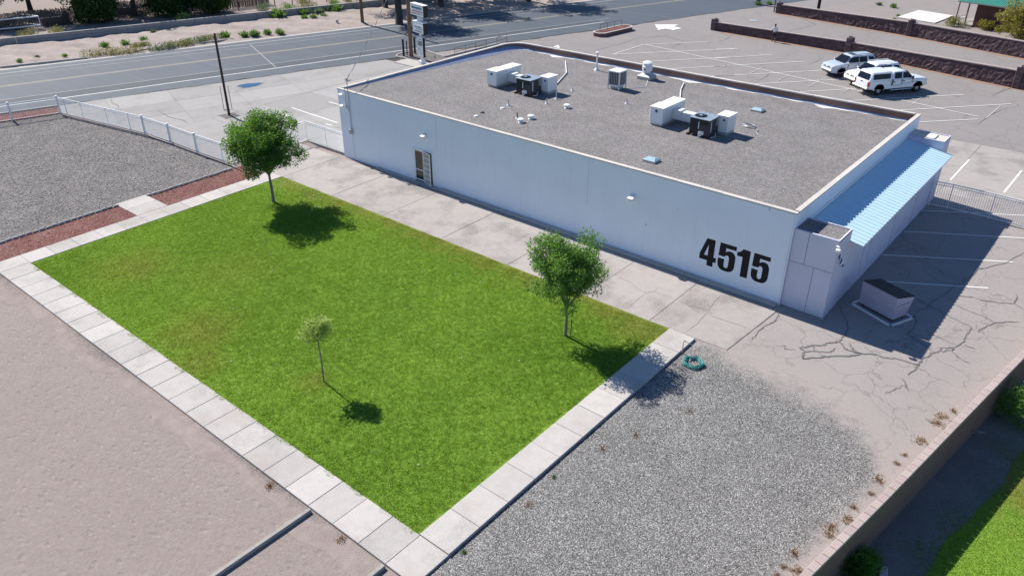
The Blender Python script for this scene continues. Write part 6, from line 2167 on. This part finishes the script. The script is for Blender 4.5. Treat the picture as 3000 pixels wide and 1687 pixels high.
# ------------------------------------------------------------------ the walking person
def skin_body(name, joints, edges, mat, parent, sub=2):
    me = bpy.data.meshes.new(name)
    names = list(joints)
    me.from_pydata([joints[k][0] for k in names], [(names.index(a), names.index(b)) for a, b in edges], [])
    o = link_mesh(name, me, mat, parent)
    sk = o.modifiers.new("skin", 'SKIN')
    if not me.skin_vertices: me.skin_vertices.new(name="s")
    for i, k in enumerate(names):
        rr = joints[k][1]
        me.skin_vertices[0].data[i].radius = rr if isinstance(rr, tuple) else (rr, rr)
        me.skin_vertices[0].data[i].use_root = (i == 0)
    sb_ = o.modifiers.new("smooth", 'SUBSURF'); sb_.levels = sb_.render_levels = sub
    return o


pe = empty("person", (7.91, 51.62, 0), math.radians(35), "person in a white T-shirt and dark shorts walking beside the rubble wall", "person")
# local frame: faces +y, x to the right
J = {
    'pelvis': ((0, 0, .95), (.145, .105)), 'waist': ((0, .0, 1.10), (.13, .095)), 'chest': ((0, .01, 1.32), (.155, .105)), 'shoulders': ((0, .0, 1.45), (.09, .075)),
    'neck': ((0, .01, 1.53), .055), 'head0': ((0, .03, 1.61), (.072, .085)), 'head1': ((0, .03, 1.70), (.078, .095)), 'head2': ((0, .02, 1.77), (.055, .07)),
    'nose': ((0, .135, 1.66), .012),
}
E_ = [('pelvis', 'waist'), ('waist', 'chest'), ('chest', 'shoulders'), ('shoulders', 'neck'), ('neck', 'head0'), ('head0', 'head1'), ('head1', 'head2'), ('head1', 'nose')]
for s, sd_, leg in ((-1, 'l', .24), (1, 'r', -.20)):
    J[sd_ + 'sh'] = ((s * .185, 0, 1.44), .062); J[sd_ + 'el'] = ((s * .27, -.05, 1.17), .045); J[sd_ + 'wr'] = ((s * .17, .16, 1.10), .030); J[sd_ + 'pa'] = ((s * .12, .22, 1.11), (.040, .022))
    E_ += [('shoulders', sd_ + 'sh'), (sd_ + 'sh', sd_ + 'el'), (sd_ + 'el', sd_ + 'wr'), (sd_ + 'wr', sd_ + 'pa')]
    for f, (dx, dy, dz, l) in enumerate(((.0, .04, .035, 1), (-s * .02, .075, .02, 1), (-s * .02, .08, .0, 1), (-s * .02, .075, -.02, 1), (-s * .015, .062, -.035, 1))):
        a = ((s * .12 + dx * .6, .22 + dy * .55, 1.11 + dz), .0095); b = ((s * .12 + dx * 1.6, .22 + dy, 1.105 + dz * 1.2), .008)
        J[sd_ + 'f%d' % f] = a; J[sd_ + 'g%d' % f] = b
        E_ += [(sd_ + 'pa', sd_ + 'f%d' % f), (sd_ + 'f%d' % f, sd_ + 'g%d' % f)]
    J[sd_ + 'hip'] = ((s * .095, .0, .88), .095)
    kx = s * .10
    J[sd_ + 'kn'] = ((kx, leg * .55 + .04, .50), .062); J[sd_ + 'an'] = ((kx, leg if leg > 0 else leg - .12, .09 if leg > 0 else .16), .040)
    J[sd_ + 'to'] = ((kx, (leg if leg > 0 else leg - .12) + .16, .035 if leg > 0 else .05), (.042, .03))
    E_ += [('pelvis', sd_ + 'hip'), (sd_ + 'hip', sd_ + 'kn'), (sd_ + 'kn', sd_ + 'an'), (sd_ + 'an', sd_ + 'to')]
skin_body("body", J, E_, MT['skin'], pe, 2)
Js = {'waist0': ((0, 0, .93), (.165, .125)), 'waist': ((0, 0, 1.10), (.155, .118)), 'chest': ((0, .01, 1.32), (.178, .128)), 'sh': ((0, 0, 1.45), (.115, .098)), 'nk': ((0, .005, 1.49), .075)}
Es = [('waist0', 'waist'), ('waist', 'chest'), ('chest', 'sh'), ('sh', 'nk')]
for s, d_ in ((-1, 'l'), (1, 'r')):
    Js[d_ + 's'] = ((s * .185, 0, 1.44), .082); Js[d_ + 'e'] = ((s * .245, -.035, 1.25), .075)
    Es += [('sh', d_ + 's'), (d_ + 's', d_ + 'e')]
skin_body("t_shirt", Js, Es, MT['shirt'], pe, 1)
Jt = {'p': ((0, 0, .96), (.158, .118)), 'p2': ((0, 0, .88), (.15, .115))}
Et = [('p', 'p2')]
for s, d_, leg in ((-1, 'l', .24), (1, 'r', -.20)):
    Jt[d_ + 'h'] = ((s * .098, .0, .82), .108); Jt[d_ + 'k'] = ((s * .10, leg * .5 + .03, .56), .095)
    Et += [('p2', d_ + 'h'), (d_ + 'h', d_ + 'k')]
skin_body("shorts", Jt, Et, MT['shorts'], pe, 1)
MB().lathe([(.085, 0), (.095, .05), (.09, .10), (.06, .14), (0, .155)], (0, .02, 1.665), 16).build("hair", MT['hair'], pe, smooth=True)
for s, leg in ((-1, .24), (1, -.20)):
    yy_ = leg if leg > 0 else leg - .12
    o = MB().box((s * .10, yy_ + .06, .045 if leg > 0 else .075), (.10, .28, .085), bev=.025).build("shoe", MT['black'], pe)
